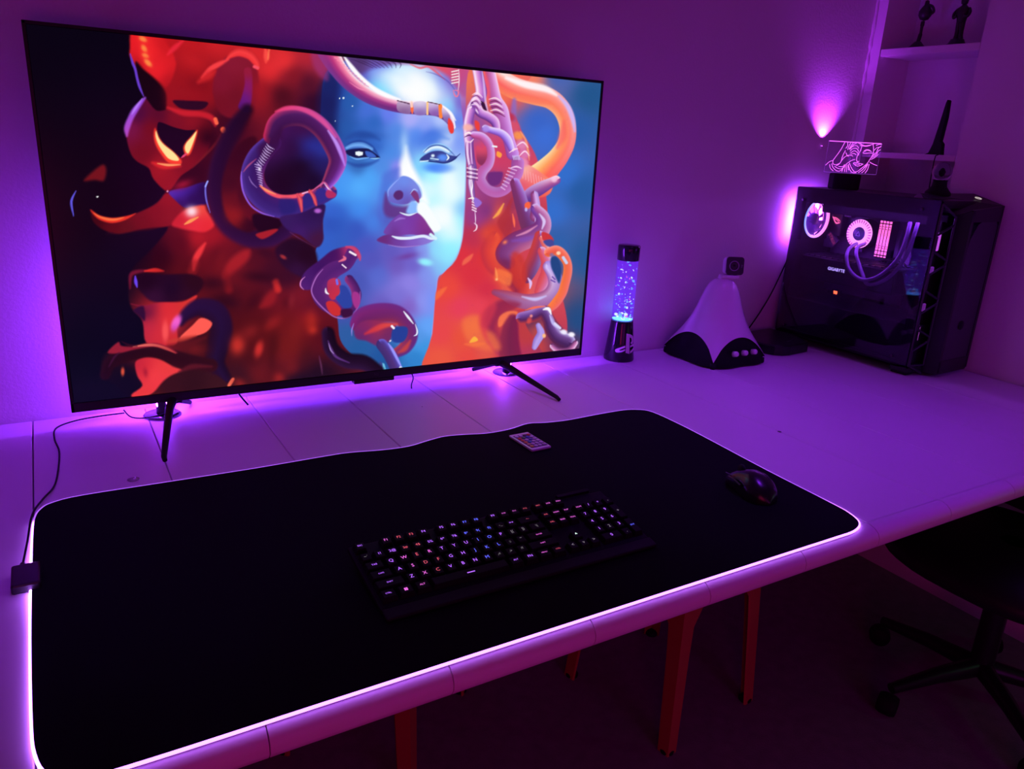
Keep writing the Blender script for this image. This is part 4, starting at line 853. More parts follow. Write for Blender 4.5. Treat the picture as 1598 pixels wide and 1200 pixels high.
# corners measured: short side .043, long side .085
rc.rotation_euler = (0, 0, math.radians(-88.0))
mb = MB(); mb.box((0, 0, .003), (.087, .0475, .006), .0022); mb.obj('shell', WHITE, rc)
cols = [[(.8, .8, .8), (.8, .8, .8), (.05, .05, .05), (.75, .05, .05)], [(.8, .05, .05), (.05, .35, .1), (.05, .08, .6), (.8, .8, .8)], [(.85, .25, .03), (.1, .5, .3), (.1, .1, .45), (.5, .45, .5)], [(.85, .4, .05), (.05, .3, .5), (.25, .05, .4), (.5, .45, .5)], [(.8, .55, .2), (.05, .25, .35), (.4, .05, .4), (.5, .45, .5)], [(.8, .7, .05), (.05, .15, .3), (.75, .15, .4), (.5, .45, .5)]]
MB().box((.002, 0, .00615), (.070, .040, .0004)).obj('button_panel', mat('remote_panel', (.10, .08, .16), .5), rc)
for i in range(6):
    for j in range(4):
        c = cols[i][j]
        if j > 0 and i > 1: c = (.72, .70, .74) if (i+j) % 4 else c
        b_o = MB().lathe([(.0042, 0), (.0042, .0008), (.0036, .0012), (0, .0013)], (0, 0, 0), 16).obj('button', mat('button_%.2f_%.2f_%.2f' % c, c, .4), rc)
        b_o.location = (-.027+i*.0113, -.0145+j*.0097, .0063)
# ================================================================ flow lamp (glitter tube on a black cone)
LX, LY = 1.404, 1.700
lamp = thing('glitter_lamp', 'tall glitter lamp with clear violet tube on a black cone base beside the television', 'lamp', (LX, LY, ZD))
LP = lambda z: .0445 + (.0315-.0445)*min(1, max(0, (z-.004)/.112))
MB().lathe([(0, 0), (.0435, 0), (.0445, .004), (.0385, .055), (.0322, .112), (.0315, .116), (.029, .117), (.029, .112), (0, .112)], (0, 0, 0), 48).obj('base', GLOSS, lamp)
MB().lathe([(0, .289), (.029, .289), (.031, .290), (.0312, .328), (.0300, .331), (0, .3315)], (0, 0, 0), 48).obj('cap', GLOSS, lamp)
MB().lathe([(.0305, .115), (.0302, .20), (.0298, .291)], (0, 0, 0), 48).obj('tube', mat('violet_tube', (.62, .40, 1.0), .03, trans=1.0, ior=1.12, emit=(.10, .02, .50), estr=.35), lamp)
MB().lathe([(0, .1185), (.026, .1185), (.026, .121), (0, .123)], (0, 0, 0), 32).obj('light_disc', mat('blue_disc', (.3, .5, 1), .4, emit=(.08, .50, 1.0), estr=2.8), lamp)
random.seed(11)
gl = [MB(), MB(), MB()]
for i in range(110):
    z = .123+.165*random.random()**1.7; r = .026*math.sqrt(random.random()); a = random.random()*6.283; s = random.choice((.0010, .0014, .0020, .0030, .0036))*(1.5 if z < .14 else 1)
    M_ = Matrix.Translation((r*math.cos(a), r*math.sin(a), z)) @ Matrix.Rotation(random.random()*3, 4, 'X') @ Matrix.Rotation(random.random()*3, 4, 'Y')
    k = 0 if random.random() < .5 else (1 if random.random() < .75 else 2)
    gl[k].lathe([(0, -s*.35), (s, -s*.15), (s, s*.15), (0, s*.35)], (0, 0, 0), 7, M=M_)
for g, M_ in zip(gl, (mat('flake_blue', (.2, .4, .9), .3, emit=(.10, .42, 1.0), estr=1.5), mat('flake_white', (.8, .9, 1), .3, emit=(.45, .75, 1.0), estr=1.5), mat('flake_pink', (.9, .3, .6), .3, emit=(.9, .2, .55), estr=.6))):
    o = g.obj('glitter', M_, lamp); o['kind'] = 'stuff'
# emblem on the cone: an upright P over a lying S
face = math.atan2(-LY, -LX)+math.radians(41)
def wrap(poly, sc, zc, off=.0006):
    out = []
    for px, pz in poly:
        z = zc+pz*sc; r = LP(z)+off; a = face+px*sc/.040
        out.append(Vector((r*math.cos(a), r*math.sin(a), z)))
    return out
em = MB()
def strip(a, b, sc=.060, zc=.055, n=8):
    """skin between two edge lines, bent round the cone"""
    A_ = crom([(x, y, 0) for x, y in a], n); B_ = crom([(x, y, 0) for x, y in b], n)
    em.grid([wrap([(p.x, p.y) for p in A_], sc, zc), wrap([(p.x, p.y) for p in B_], sc, zc)], smooth=False)
strip([(-.17, .50), (-.17, 0), (-.17, -.43)], [(.04, .44), (.04, 0), (.04, -.50)])
strip([(-.17, .50), (.14, .42), (.36, .28), (.38, .10), (.30, -.04), (.13, -.02)], [(-.17, .34), (.04, .30), (.17, .24), (.20, .12), (.17, .06), (.13, .06)])
strip([(-.20, -.08), (-.42, -.17), (-.66, -.30), (-.62, -.42), (-.40, -.41), (-.20, -.33)], [(-.20, -.18), (-.36, -.24), (-.46, -.30), (-.46, -.33), (-.36, -.31), (-.20, -.24)])
strip([(.09, -.10), (.34, -.06), (.62, -.16), (.66, -.26), (.40, -.38), (.09, -.48)], [(.09, -.20), (.26, -.17), (.40, -.20), (.42, -.25), (.28, -.30), (.09, -.37)])
em.obj('emblem', mat('emblem_white', (.80, .76, .82), .5), lamp)

# ================================================================ white bell-shaped subwoofer
sub = thing('subwoofer', 'glossy white bell-shaped subwoofer on four black-edged feet with three knobs', 'speaker', (1.697, 1.612, ZD))
PR = [(.992, 0), (.991, .012), (.986, .026), (.975, .038), (.958, .047), (.935, .0555), (.905, .0655), (.875, .078), (.850, .092), (.825, .109), (.800, .128), (.780, .143), (.765, .152)]
def bell_r(z, th):
    zz = [p[0] for p in PR][::-1]; rr = [p[1] for p in PR][::-1]
    r = float(np.interp(z, zz, rr)); k = .5+.5*math.cos(4*(th-math.pi/4)); t = min(1, max(0, (.90-z)/.12))
    return r*(1-.13*t*(1-k))
def bell_b(th):
    ph = abs((th % (math.pi/2))-math.pi/4)/(math.pi/4)      # 0 at a leg, 1 between two legs
    u = max(0, (ph-.05)/.95); return .770+.064*math.sqrt(max(0, 1-(1-u)**2.2))
NT, NS = 96, 30; rows = []
for i in range(NS+1):
    s = i/NS; row = []
    for k in range(NT):
        th = 2*math.pi*k/NT; zb = bell_b(th); z = .992-(.992-zb)*(s**1.25 if s > 0 else 0); 
        if i == 0: r = 0.0005
        else: r = bell_r(z, th) if s > .02 else .008
        row.append(Vector((r*math.cos(th), r*math.sin(th), z-ZD)))
    rows.append(row)
sb = MB(); sb.grid(rows, closed=True); sb.obj('shell', WHITE, sub)
# black under-body, set slightly inside the shell edge
r0 = rows[-1]; us = MB(); rr_ = [r0]
for f_, dz in ((.965, 0), (.955, -.003)): rr_.append([Vector((p.x*f_, p.y*f_, p.z+dz)) for p in r0])
rr_.append([Vector((.146*(.80+.18*(.5+.5*math.cos(4*(2*math.pi*k/NT-math.pi/4))))*math.cos(2*math.pi*k/NT), .146*(.80+.18*(.5+.5*math.cos(4*(2*math.pi*k/NT-math.pi/4))))*math.sin(2*math.pi*k/NT), .004)) for k in range(NT)])
rr_.append([Vector((p.x*.9, p.y*.9, 0.001)) for p in rr_[-1]])
us.grid(rr_, closed=True); us.obj('underbody', BLACKM, sub)
for k in range(4):
    a = math.pi/4+k*math.pi/2; c_, s_ = math.cos(a), math.sin(a)
    fo = MB().lathe([(0, 0), (.007, 0), (.009, .004), (.008, .016), (0, .017)], (.140*c_, .140*s_, 0), 14).obj('foot', BLACKM, sub)
for x in (-.036, .002, .040):
    M_ = frame((x, -.112, .050-.008), (1, 0, 0), (0, .25, 1))
    MB().lathe([(0, -.006), (.0085, -.006), (.0078, .006), (.0065, .0085), (0, .009)], (0, 0, 0), 20, M=M_ @ Matrix.Translation((0, 0, .006))).obj('knob', WHITE, sub)
th = math.radians(-28); z = .885
M_ = frame((bell_r(z, th)*math.cos(th)+.0015, bell_r(z, th)*math.sin(th), z-ZD), (-math.sin(th), math.cos(th), 0), (-.35*math.cos(th), -.35*math.sin(th), .94))
em = MB(); em.lathe([(0, .0010), (.0075, .0008), (.0085, -.002)], (0, 0, 0), 20, M=M_ @ Matrix.Diagonal((1, 1.5, 1, 1))); em.obj('badge', mat('badge_grey', (.12, .10, .14), .3), sub)

# ================================================================ webcam standing on the bell
CMX, CMY, CMZ = 1.722, 1.598, 1.028
wc = thing('webcam', 'small square webcam with dark round lens on top of the white subwoofer', 'webcam', (CMX-.018, CMY, .992))
CM = frame((CMX, CMY, CMZ), (.90, -.43, 0), (.06, .12, 1))
mb = MB(); mb.box((0, 0, -.020), (.050, .050, .038), .010, seg=3, M=CM, smooth=False); place(mb.obj('body', mat('cam_white', (.75, .73, .76), .35)), wc)
rq = [(sx_*(.026-.009)+.009*math.cos(a0+k*math.pi/12), sy_*(.026-.009)+.009*math.sin(a0+k*math.pi/12)) for sx_, sy_, a0 in ((1, 1, 0), (-1, 1, math.pi/2), (-1, -1, math.pi), (1, -1, 1.5*math.pi)) for k in range(7)]
mb = MB(); mb.prism(rq, -.003, .0030, M=CM); mb.prism(rq, .0030, .0042, M=CM, top=[(x*.97, y*.97) for x, y in rq]); place(mb.obj('front_plate', mat('cam_grey', (.045, .038, .055), .35)), wc)
mb = MB(); mb.lathe([(.0145, .003), (.0150, .0055), (.0135, .0062), (.0122, .005)], (-.004, 0, 0), 32, M=CM); place(mb.obj('lens_ring', mat('ring_grey', (.32, .28, .36), .3)), wc)
mb = MB(); mb.lathe([(.0125, .0045), (.006, .0035), (0, .0055)], (-.004, 0, 0), 32, M=CM); place(mb.obj('lens', mat('lens_black', (.004, .004, .006), .05)), wc)
v, f = text_geo('logi'); mb = MB(); mb.add([CM @ Vector((.0185-p[1]*.006, p[0]*.006, .0046)) for p in v], f); place(mb.obj('marking', mat('ring_grey')), wc)
mb = MB(); mb.tube([(CMX-.004, CMY+.006, 1.010), (CMX-.008, CMY+.008, .996)], .008, 12); mb.box((CMX-.012, CMY+.006, .9965), (.054, .032, .009), .003, rz=-.45); mb.box((CMX-.022, CMY+.013, .988), (.034, .030, .014), .004, rz=-.45)
place(mb.obj('clip_stand', mat('cam_white')), wc)

# ================================================================ flat black box beside the tower
rb = thing('router_box', 'flat black box lying on the desk against the computer tower', 'box', (1.965, 1.60, ZD))
poly = [(1.860, 1.720), (1.885, 1.585), (1.900, 1.555), (1.922, 1.541), (1.950, 1.537), (2.045, 1.548), (2.052, 1.556), (2.085, 1.640), (2.080, 1.735)]
mb = MB(); mb.prism(poly, ZD+.001, ZD+.028); cxp = sum(p[0] for p in poly)/9; cyp = sum(p[1] for p in poly)/9
mb.prism(poly, ZD+.028, ZD+.032, top=[(cxp+(x-cxp)*.965, cyp+(y-cyp)*.965) for x, y in poly])
place(mb.obj('body', mat('box_black', (.012, .011, .014), .32)), rb)
mb = MB(); mb.box((1.990, 1.580, ZD+.0322), (.026, .003, .0006), 0, rz=.2)
place(mb.obj('marking', mat('dim_print', (.10, .10, .13), .3)), rb)

# ================================================================ computer tower
GX_, PY0, PY1, PZ0, PZ1, PXR = 2.100, 1.248, 1.728, .772, 1.250, 2.338
pc = thing('computer_tower', 'black computer tower with glass side showing lit fan rings and coolant hoses', 'computer', (2.22, 1.48, ZD))
DARKM = mat('tower_black', (.014, .013, .017), .38)
INT = mat('tower_inside', (.035, .030, .045), .5)
def P_(mb, name, m_): return place(mb.obj(name, m_), pc)
mb = MB()
mb.box(((GX_+PXR)/2, (PY0+PY1)/2, PZ0+.006), (PXR-GX_, PY1-PY0, .012), .001)
mb.box(((GX_+PXR)/2, (PY0+PY1)/2, PZ1-.012), (PXR-GX_, PY1-PY0, .024), .003)
mb.box((PXR-.004, (PY0+PY1)/2, (PZ0+PZ1)/2), (.008, PY1-PY0, PZ1-PZ0), .001)
mb.box((GX_+.006, PY1-.008, (PZ0+PZ1)/2), (.012, .016, PZ1-PZ0), .001); mb.box((GX_+.006, PY0+.010, (PZ0+PZ1)/2), (.012, .020, PZ1-PZ0), .001)
mb.box((GX_+.004, (PY0+PY1)/2, PZ0+.010), (.008, PY1-PY0, .020), .001); mb.box((GX_+.003, (PY0+PY1)/2, 1.228), (.006, PY1-PY0, .044), .001)
# rear panel with a round hole for the fan
zc_, xc_ = 1.149, 2.175
for (xa, xb, za, zb) in ((GX_, xc_-.061, PZ0, PZ1), (xc_+.061, PXR, PZ0, PZ1), (xc_-.061, xc_+.061, PZ0, zc_-.061), (xc_-.061, xc_+.061, zc_+.061, PZ1)):
    mb.box(((xa+xb)/2, PY1-.003, (za+zb)/2), (xb-xa, .006, zb-za))
P_(mb, 'case', DARKM)
mb = MB(); mb.box(((GX_+PXR)/2+.006, (PY0+PY1)/2, .838), (PXR-GX_-.02, PY1-PY0-.02, .114), .002); P_(mb, 'power_supply_cover', mat('shroud', (.020, .018, .026), .45))
mb = MB(); mb.box((2.296, 1.570, 1.045), (.006, .29, .27), .001); 
for (y, z, a, b, h) in ((1.665, 1.175, .05, .03, .022), (1.625, 1.182, .03, .018, .016), (1.47, 1.09, .012, .10, .01), (1.44, 1.15, .02, .03, .014), (1.60, 1.06, .03, .014, .012), (1.56, 1.18, .06, .014, .016), (1.455, 1.03, .03, .02, .012)):
    mb.box((2.293-h/2, y, z), (h, a, b), .002)
P_(mb, 'motherboard', mat('board_dark', (.22, .18, .28), .45, noise=(60, .4)))
mb = MB(); mb.box((2.280, 1.692, 1.145), (.030, .050, .100), .004); P_(mb, 'board_shroud', mat('board_cover', (.13, .10, .16), .35))
# angled plate with raised word
pl = [(1.721, 1.121), (1.665, 1.082), (1.687, 1.056), (1.724, 1.056)]
mb = MB()
for i in range(4): pass
v = [Vector((2.262, y, z)) for y, z in pl]+[Vector((2.268, y, z)) for y, z in pl]
mb.add(v, [(0, 1, 2, 3), (4, 5, 6, 7), (0, 1, 5, 4), (1, 2, 6, 5), (2, 3, 7, 6), (3, 0, 4, 7)]); P_(mb, 'heat_sink_plate', mat('board_cover'))
v, f = text_geo('STRIX'); Tm = frame((2.2612, 1.692, 1.084), (0, -.62, -.78), (0, -.78, .62))
mb = MB(); mb.add([Tm @ Vector((p[0]*.0165, p[1]*.0165, 0)) for p in v], f); P_(mb, 'marking', leg('dim_red_print', (.70, .06, .28), .9))
# slanted eye emblem
eye = MB()
def ez(pts_): return [Vector((2.2620, 1.687-a*.0175, 1.147+b*.0165)) for a, b in pts_]
def estrip(a, b):
    A_ = crom([(x, y, 0) for x, y in a], 6); B_ = crom([(x, y, 0) for x, y in b], 6)
    eye.grid([ez([(p.x, p.y) for p in A_]), ez([(p.x, p.y) for p in B_])], smooth=False)
estrip([(-1.0, .95), (-.85, .55), (-.2, .50), (.5, .18), (1.0, -.30)], [(-.95, .35), (-.62, .25), (-.2, .33), (.45, .02), (1.0, -.30)])
estrip([(-.85, .30), (-.45, -.30), (0, -.72), (.55, -.62), (.95, -.35)], [(-.60, .18), (-.30, -.15), (.08, -.45), (.50, -.42), (.95, -.35)])
estrip([(-.62, .18), (-.1, .16), (.4, -.12), (.62, -.38)], [(-.52, .05), (-.1, .03), (.32, -.20), (.55, -.42)])
P_(eye, 'eye_emblem', leg('emblem_glow', (1.0, .12, .35), 2.6))
# rear fan: frame, ring, blades
fan = MB(); FM = frame((xc_, 1.7085, zc_), (1, 0, 0), (0, 0, 1))       # axis towards -y
o_ = [(.064*max(-1, min(1, 1.42*math.cos(2*math.pi*k/64))), .064*max(-1, min(1, 1.42*math.sin(2*math.pi*k/64)))) for k in range(64)]
i_ = [(.0605*math.cos(2*math.pi*k/64), .0605*math.sin(2*math.pi*k/64)) for k in range(64)]
fan.grid([[FM @ Vector((*p, z)) for p in q] for q, z in ((i_, .012), (o_, .012), (o_, -.012), (i_, -.012), (i_, .012))], closed=True, smooth=False)
fn = P_(fan, 'fan', BLACKM)
def sub_(mb, name, m_, par):
    o = mb.obj(name, m_); o.parent = par; o.matrix_parent_inverse = par.matrix_parent_inverse.copy() if False else Matrix.Identity(4); return o
RINGM = bpy.data.materials.new('fan_ring_glow'); RINGM.use_nodes = True; nt = RINGM.node_tree; b = nt.nodes['Principled BSDF']
b.inputs['Base Color'].default_value = (.8, .7, .9, 1); b.inputs['Emission Strength'].default_value = 3.0
tc = nt.nodes.new('ShaderNodeTexCoord'); sx = nt.nodes.new('ShaderNodeSeparateXYZ'); cr_ = nt.nodes.new('ShaderNodeValToRGB'); mr = nt.nodes.new('ShaderNodeMapRange')
nt.links.new(tc.outputs['Object'], sx.inputs[0]); nt.links.new(sx.outputs[0], mr.inputs[0]); mr.inputs[1].default_value = xc_-.06-2.22*0; mr.inputs[2].default_value = xc_+.06
nt.links.new(mr.outputs[0], cr_.inputs[0]); nt.links.new(cr_.outputs[0], b.inputs['Emission Color'])
cr_.color_ramp.elements[0].color = (.10, .30, 1.0, 1); cr_.color_ramp.elements[1].color = (1.0, .18, .55, 1)
e_ = cr_.color_ramp.elements.new(.35); e_.color = (.55, .30, 1.0, 1)
mb = MB(); mb.lathe([(.0600, .006), (.0600, .0135), (.0535, .0135), (.0535, .006)], (0, 0, 0), 56, M=FM); mb.lathe([(.0600, -.0125), (.0600, -.0105), (.0535, -.0105)], (0, 0, 0), 56, M=FM); sub_(mb, 'light_ring', RINGM, fn)
mb = MB(); mb.lathe([(0, .008), (.018, .007), (.020, -.008)], (0, 0, 0), 28, M=FM)
for k in range(9):
    a = 2*math.pi*k/9; rows = []
    for j in range(6):
        r = .019+.033*j/5; rows.append([FM @ Vector((r*math.cos(a+t_), r*math.sin(a+t_), zz)) for t_, zz in ((.10*j/5, -.007), (.30+.05*j, -.001), (.52+.10*j/5, .007))])
    mb.grid(rows)
sub_(mb, 'blades', mat('fan_smoke', (.10, .06, .14), .3), fn)
# outward facing glow of the same fan, towards the wall behind
mb = MB(); mb.lathe([(.040, -.0125), (.058, -.0125)], (0, 0, 0), 40, M=FM); sub_(mb, 'light_ring', mat('rear_glow', (.8, .7, .9), .4, emit=(.36, .04, 1.0), estr=70), fn)
mb = MB(); mb.box((2.108, 1.7305, 1.150), (.006, .004, .13), .001); P_(mb, 'added_glow_strip', mat('rear_fill_glow', (.8, .7, .9), .4, emit=(.33, .05, 1.0), estr=95))  # extra glowing strip added to widen the fan's glow on the wall
# pump head
PM = frame((2.245, 1.578, 1.116), (0, -1, 0), (0, 0, 1))
mb = MB(); mb.lathe([(.047, -.035), (.047, .002), (.044, .006), (0, .006)], (0, 0, 0), 40, M=PM); pm_ = P_(mb, 'pump', BLACKM)
mb = MB(); mb.lathe([(.0455, .0040), (.0440, .0075), (.0230, .0090), (.0215, .0070)], (0, 0, 0), 56, M=PM); sub_(mb, 'light_ring', mat('pump_ring', (.8, .6, .8), .4, emit=(1.0, .30, .80), estr=2.3), pm_)
mb = MB()
for k in range(30):
    a = 2*math.pi*k/30; M2 = PM @ Matrix.Rotation(a, 4, 'Z')
    mb.prism([(.034, -.0010), (.044, -.0018), (.044, .0018), (.034, .0010)], .0082, .0094, M=M2)
sub_(mb, 'fins', mat('pump_fin', (.5, .1, .4), .4, emit=(.75, .08, .45), estr=.7), pm_)
mb = MB(); mb.lathe([(0, .0105), (.0200, .0100), (.0215, .0075)], (0, 0, 0), 36, M=PM); sub_(mb, 'hub', mat('pump_hub', (.06, .04, .14), .35, emit=(.10, .03, .30), estr=.5), pm_)
mb = MB()
for a, b_2 in (((-.007, -.006), (0, .008)), ((0, .008), (.007, -.006)), ((.007, -.006), (-.007, -.006))):
    mb.tube([PM @ Vector((a[0], a[1], .0115)), PM @ Vector((b_2[0], b_2[1], .0115))], .0008, 6)
sub_(mb, 'emblem', mat('hub_mark', (.4, .3, .7), .4, emit=(.3, .12, .6), estr=.6), pm_)
# memory sticks
RAMG = mat('memory_glow', (.8, .5, .7), .4, emit=(1.0, .16, .50), estr=2.0)
for k in range(4):
    y = 1.515-k*.0108
    mb = MB(); mb.box((2.272, y, 1.108), (.040, .0075, .115), .001); s_ = P_(mb, 'memory_stick', BLACKM)
    mb = MB()
    for za, zb in ((1.0535, 1.0575), (1.061, 1.071), (1.0735, 1.155), (1.158, 1.165)): mb.box((2.2505, y, (za+zb)/2), (.004, .0066, zb-za), .0008)
    sub_(mb, 'light_bar', RAMG, s_)
    mb = MB()
    for z in (1.082, 1.088, 1.140, 1.147): mb.box((2.2482, y, z), (.0012, .0074, .0016))
    sub_(mb, 'ribs', mat('rib_dark', (.3, .05, .2), .5), s_)
# graphics card
mb = MB(); mb.box((2.215, 1.530, 1.0), (.15, .34, .078), .004); mb.box((2.137, 1.53, 1.0), (.006, .335, .070), .002)
for k in range(14): mb.box((2.20, 1.39+k*.022, 1.0395), (.12, .004, .004))
gp = P_(mb, 'graphics_card', mat('card_dark', (.020, .018, .028), .35))
v, f = text_geo('GIGABYTE', True); Tm = frame((2.1335, 1.561, 1.007), (0, -1, 0), (0, 0, 1))
mb = MB(); mb.add([Tm @ Vector((p[0]*.0135, p[1]*.0135, 0)) for p in v], f); sub_(mb, 'marking', leg('white_glow', (.50, .38, 1.0), 2.2), gp)
v, f = text_geo('98', True); Tm = frame((2.128, 1.545, .9375), (0, -1, 0), (0, 0, 1))
mb = MB(); mb.box((2.134, 1.545, .937), (.010, .034, .020), .002); dg_ = P_(mb, 'temperature_display', BLACKM)
mb = MB(); mb.add([Tm @ Vector((p[0]*.014, p[1]*.014, 0)) for p in v], f); sub_(mb, 'digits', leg('red_digits', (1.0, .10, .03), 8), dg_)
mb = MB()
mb.box((2.225, 1.47, 1.191), (.11, .42, .034), .003); P_(mb, 'radiator', mat('radiator_black', (.004, .004, .005), .8, spec=.1))
# coolant hoses
HOSE = mat('hose', (.42, .34, .60), .35)
h1 = crom([(2.232, 1.575, 1.085), (2.200, 1.566, 1.080), (2.160, 1.548, 1.072), (2.128, 1.528, 1.055), (2.121, 1.510, 1.024), (2.121, 1.483, 1.003), (2.121, 1.445, .996), (2.121, 1.404, 1.015), (2.122, 1.370, 1.051), (2.123, 1.350, 1.09), (2.128, 1.345, 1.142), (2.138, 1.350, 1.180)], 7)
P_(MB().tube(h1, .0055, 12), 'hose', HOSE)
h2 = crom([(2.232, 1.548, 1.088), (2.200, 1.540, 1.084), (2.165, 1.524, 1.078), (2.140, 1.504, 1.062), (2.135, 1.487, 1.040), (2.128, 1.462, 1.010), (2.1215, 1.433, .985), (2.125, 1.385, 1.006), (2.125, 1.349, 1.050), (2.126, 1.330, 1.100), (2.130, 1.325, 1.150), (2.140, 1.328, 1.180)], 7)
P_(MB().tube(h2, .0055, 12), 'hose', HOSE)
random.seed(3)
for k in range(5):
    y0 = 1.50-.012*k
    P_(MB().tube(crom([(2.25, y0, 1.035+.003*k), (2.22, y0-.04, 1.05+.004*k), (2.22, y0-.09, 1.046-.004*k), (2.26, y0-.14, 1.03+.004*k)], 5), .0018, 6), 'wire', BLACKM)
# front intake fan seen through the opening
mb = MB(); mb.box((2.22, 1.275, 1.0), (.13, .020, .38), .004); P_(mb, 'front_fan_frame', BLACKM)
# added glow strip under the roof to brighten the interior, no source seen
mb = MB(); mb.box((2.135, 1.46, 1.2035), (.006, .34, .003)); P_(mb, 'added_glow_strip', mat('inner_fill_glow', (.6, .4, .9), .5, emit=(.38, .07, 1.0), estr=120))
# glass side panel with its dark printed border and thumb screws
GLM = bpy.data.materials.new('smoked_glass'); GLM.use_nodes = True; nt = GLM.node_tree
for nd in list(nt.nodes): nt.nodes.remove(nd)
out = nt.nodes.new('ShaderNodeOutputMaterial'); mxs = nt.nodes.new('ShaderNodeMixShader'); tr = nt.nodes.new('ShaderNodeBsdfTransparent'); gs = nt.nodes.new('ShaderNodeBsdfGlossy'); fr_ = nt.nodes.new('ShaderNodeFresnel')
tr.inputs[0].default_value = (.80, .76, .86, 1); gs.inputs['Roughness'].default_value = .02; fr_.inputs[0].default_value = 1.5
nt.links.new(fr_.outputs[0], mxs.inputs[0]); nt.links.new(tr.outputs[0], mxs.inputs[1]); nt.links.new(gs.outputs[0], mxs.inputs[2]); nt.links.new(mxs.outputs[0], out.inputs[0])
mb = MB(); mb.box((GX_-.0025, (PY0+PY1)/2, (PZ0+PZ1)/2+.004), (.004, PY1-PY0, PZ1-PZ0-.010), .0005, seg=1); gp_ = P_(mb, 'glass_panel', GLM)
mb = MB()
for (ya, yb, za, zb) in ((PY0, PY1, 1.204, 1.249), (PY0, PY0+.030, PZ0+.004, 1.204), (PY1-.026, PY1, PZ0+.004, 1.204), (PY0, PY1, PZ0+.004, PZ0+.020)):
    mb.box((GX_-.0002, (ya+yb)/2, (za+zb)/2), (.0004, yb-ya, zb-za))
sub_(mb, 'printed_border', mat('border_print', (.006, .006, .009), .6), gp_)
for (y, z) in ((1.697, 1.212), (1.297, 1.222), (1.697, .800), (1.297, .800)):
    mb = MB(); mb.lathe([(0, .004), (.0045, .0035), (.005, 0)], (0, 0, 0), 18, M=frame((GX_-.0045, y, z), (0, -1, 0), (0, 0, 1))); P_(mb, 'thumb_screw', mat('screw', (.10, .09, .12), .3, metal=.8))
# angular front block: honeycomb side facet, solid pillar, meshed front
Bp, Cp, Dp, Ep = Vector((2.100, 1.246, 0)), Vector((2.163, 1.236, 0)), Vector((2.172, 1.196, 0)), Vector((2.340, 1.206, 0))
mb = MB()
def quad(a, b, z0, z1, th=.006, zz=None):
    d_ = (b-a).normalized(); n_ = Vector((d_.y, -d_.x, 0))*th
    v = [(a.x, a.y, z0), (b.x, b.y, z0), (b.x, b.y, zz if zz else z1), (a.x, a.y, z1)]
    v2 = [(p[0]-n_.x, p[1]-n_.y, p[2]) for p in v]
    mb.add(v+v2, [(0, 1, 2, 3), (4, 5, 6, 7), (0, 1, 5, 4), (1, 2, 6, 5), (2, 3, 7, 6), (3, 0, 4, 7)])
quad(Cp, Dp, PZ0-.004, 1.212, .006, 1.226)
quad(Dp, Dp.lerp(Ep, .07), PZ0-.006, 1.228); quad(Dp.lerp(Ep, .93), Ep, PZ0-.006, 1.240); quad(Dp, Ep, PZ0-.006, .800); quad(Dp, Ep, 1.196, 1.228, .006, 1.240)
mb.add([(Bp.x, Bp.y, 1.246), (Cp.x, Cp.y, 1.212), (Dp.x, Dp.y, 1.228), (Ep.x, Ep.y, 1.240), (2.340, 1.300, 1.266), (2.14, 1.34, 1.262), (2.10, 1.30, 1.249)], [(0, 1, 2, 3, 4, 5, 6)])
mb.add([(2.340, 1.206, PZ0), (2.340, 1.206, 1.240), (2.340, 1.300, 1.266), (2.340, 1.300, PZ0)], [(0, 1, 2, 3)])
mb.add([(2.10, 1.30, 1.249), (2.14, 1.34, 1.262), (2.14, 1.36, 1.249)], [(0, 1, 2)]); mb.add([(2.14, 1.34, 1.262), (2.340, 1.300, 1.266), (2.340, 1.37, 1.249), (2.14, 1.36, 1.249)], [(0, 1, 2, 3)])
mb.prism([(2.105, 1.250), (2.163, 1.238), (2.172, 1.198), (2.338, 1.208), (2.338, 1.30), (2.105, 1.30)], PZ0-.012, PZ0+.004)
P_(mb, 'front_block', DARKM)
mb = MB(); d_ = (Cp-Bp); 
def fp(u, z): return Vector((Bp.x+d_.x*u, Bp.y+d_.y*u-.0015, z))
def topz(u): return 1.240-.034*u
GM = mat('grille_grey', (.030, .026, .042), .4)
def bar(u0, z0, u1, z1, r=.0035): mb.tube([fp(u0, z0), fp(u1, z1)], r, 6)
bar(0.03, .782, .03, topz(0)); bar(.97, .782, .97, topz(1)); bar(.03, .782, .97, .782); bar(.03, topz(0), .97, topz(1))
for k in range(4):
    z = 1.165-k*.110
    bar(.05, z, .40, z-.012, .005) if False else None
    bar(.05, z-.010, .95, z+.018); bar(.10, z-.012, .10, z-.052); bar(.05, z-.052, .95, z-.078)
P_(mb, 'honeycomb_grille', GM)
for x_, z_, h_, e_ in ((2.147, 1.135, .050, 1), (2.147, 1.055, .022, 0), (2.147, .948, .024, 0), (2.145, .872, .046, 1)):
    mb = MB(); mb.box((x_, 1.262, z_), (.010, .008, h_), .003); P_(mb, 'intake_glow', mat('intake_lit', (.6, .4, .8), .5, emit=(.60, .10, .80), estr=.75) if e_ else mat('intake_dim', (.6, .4, .8), .5, emit=(.30, .04, .45), estr=.22))
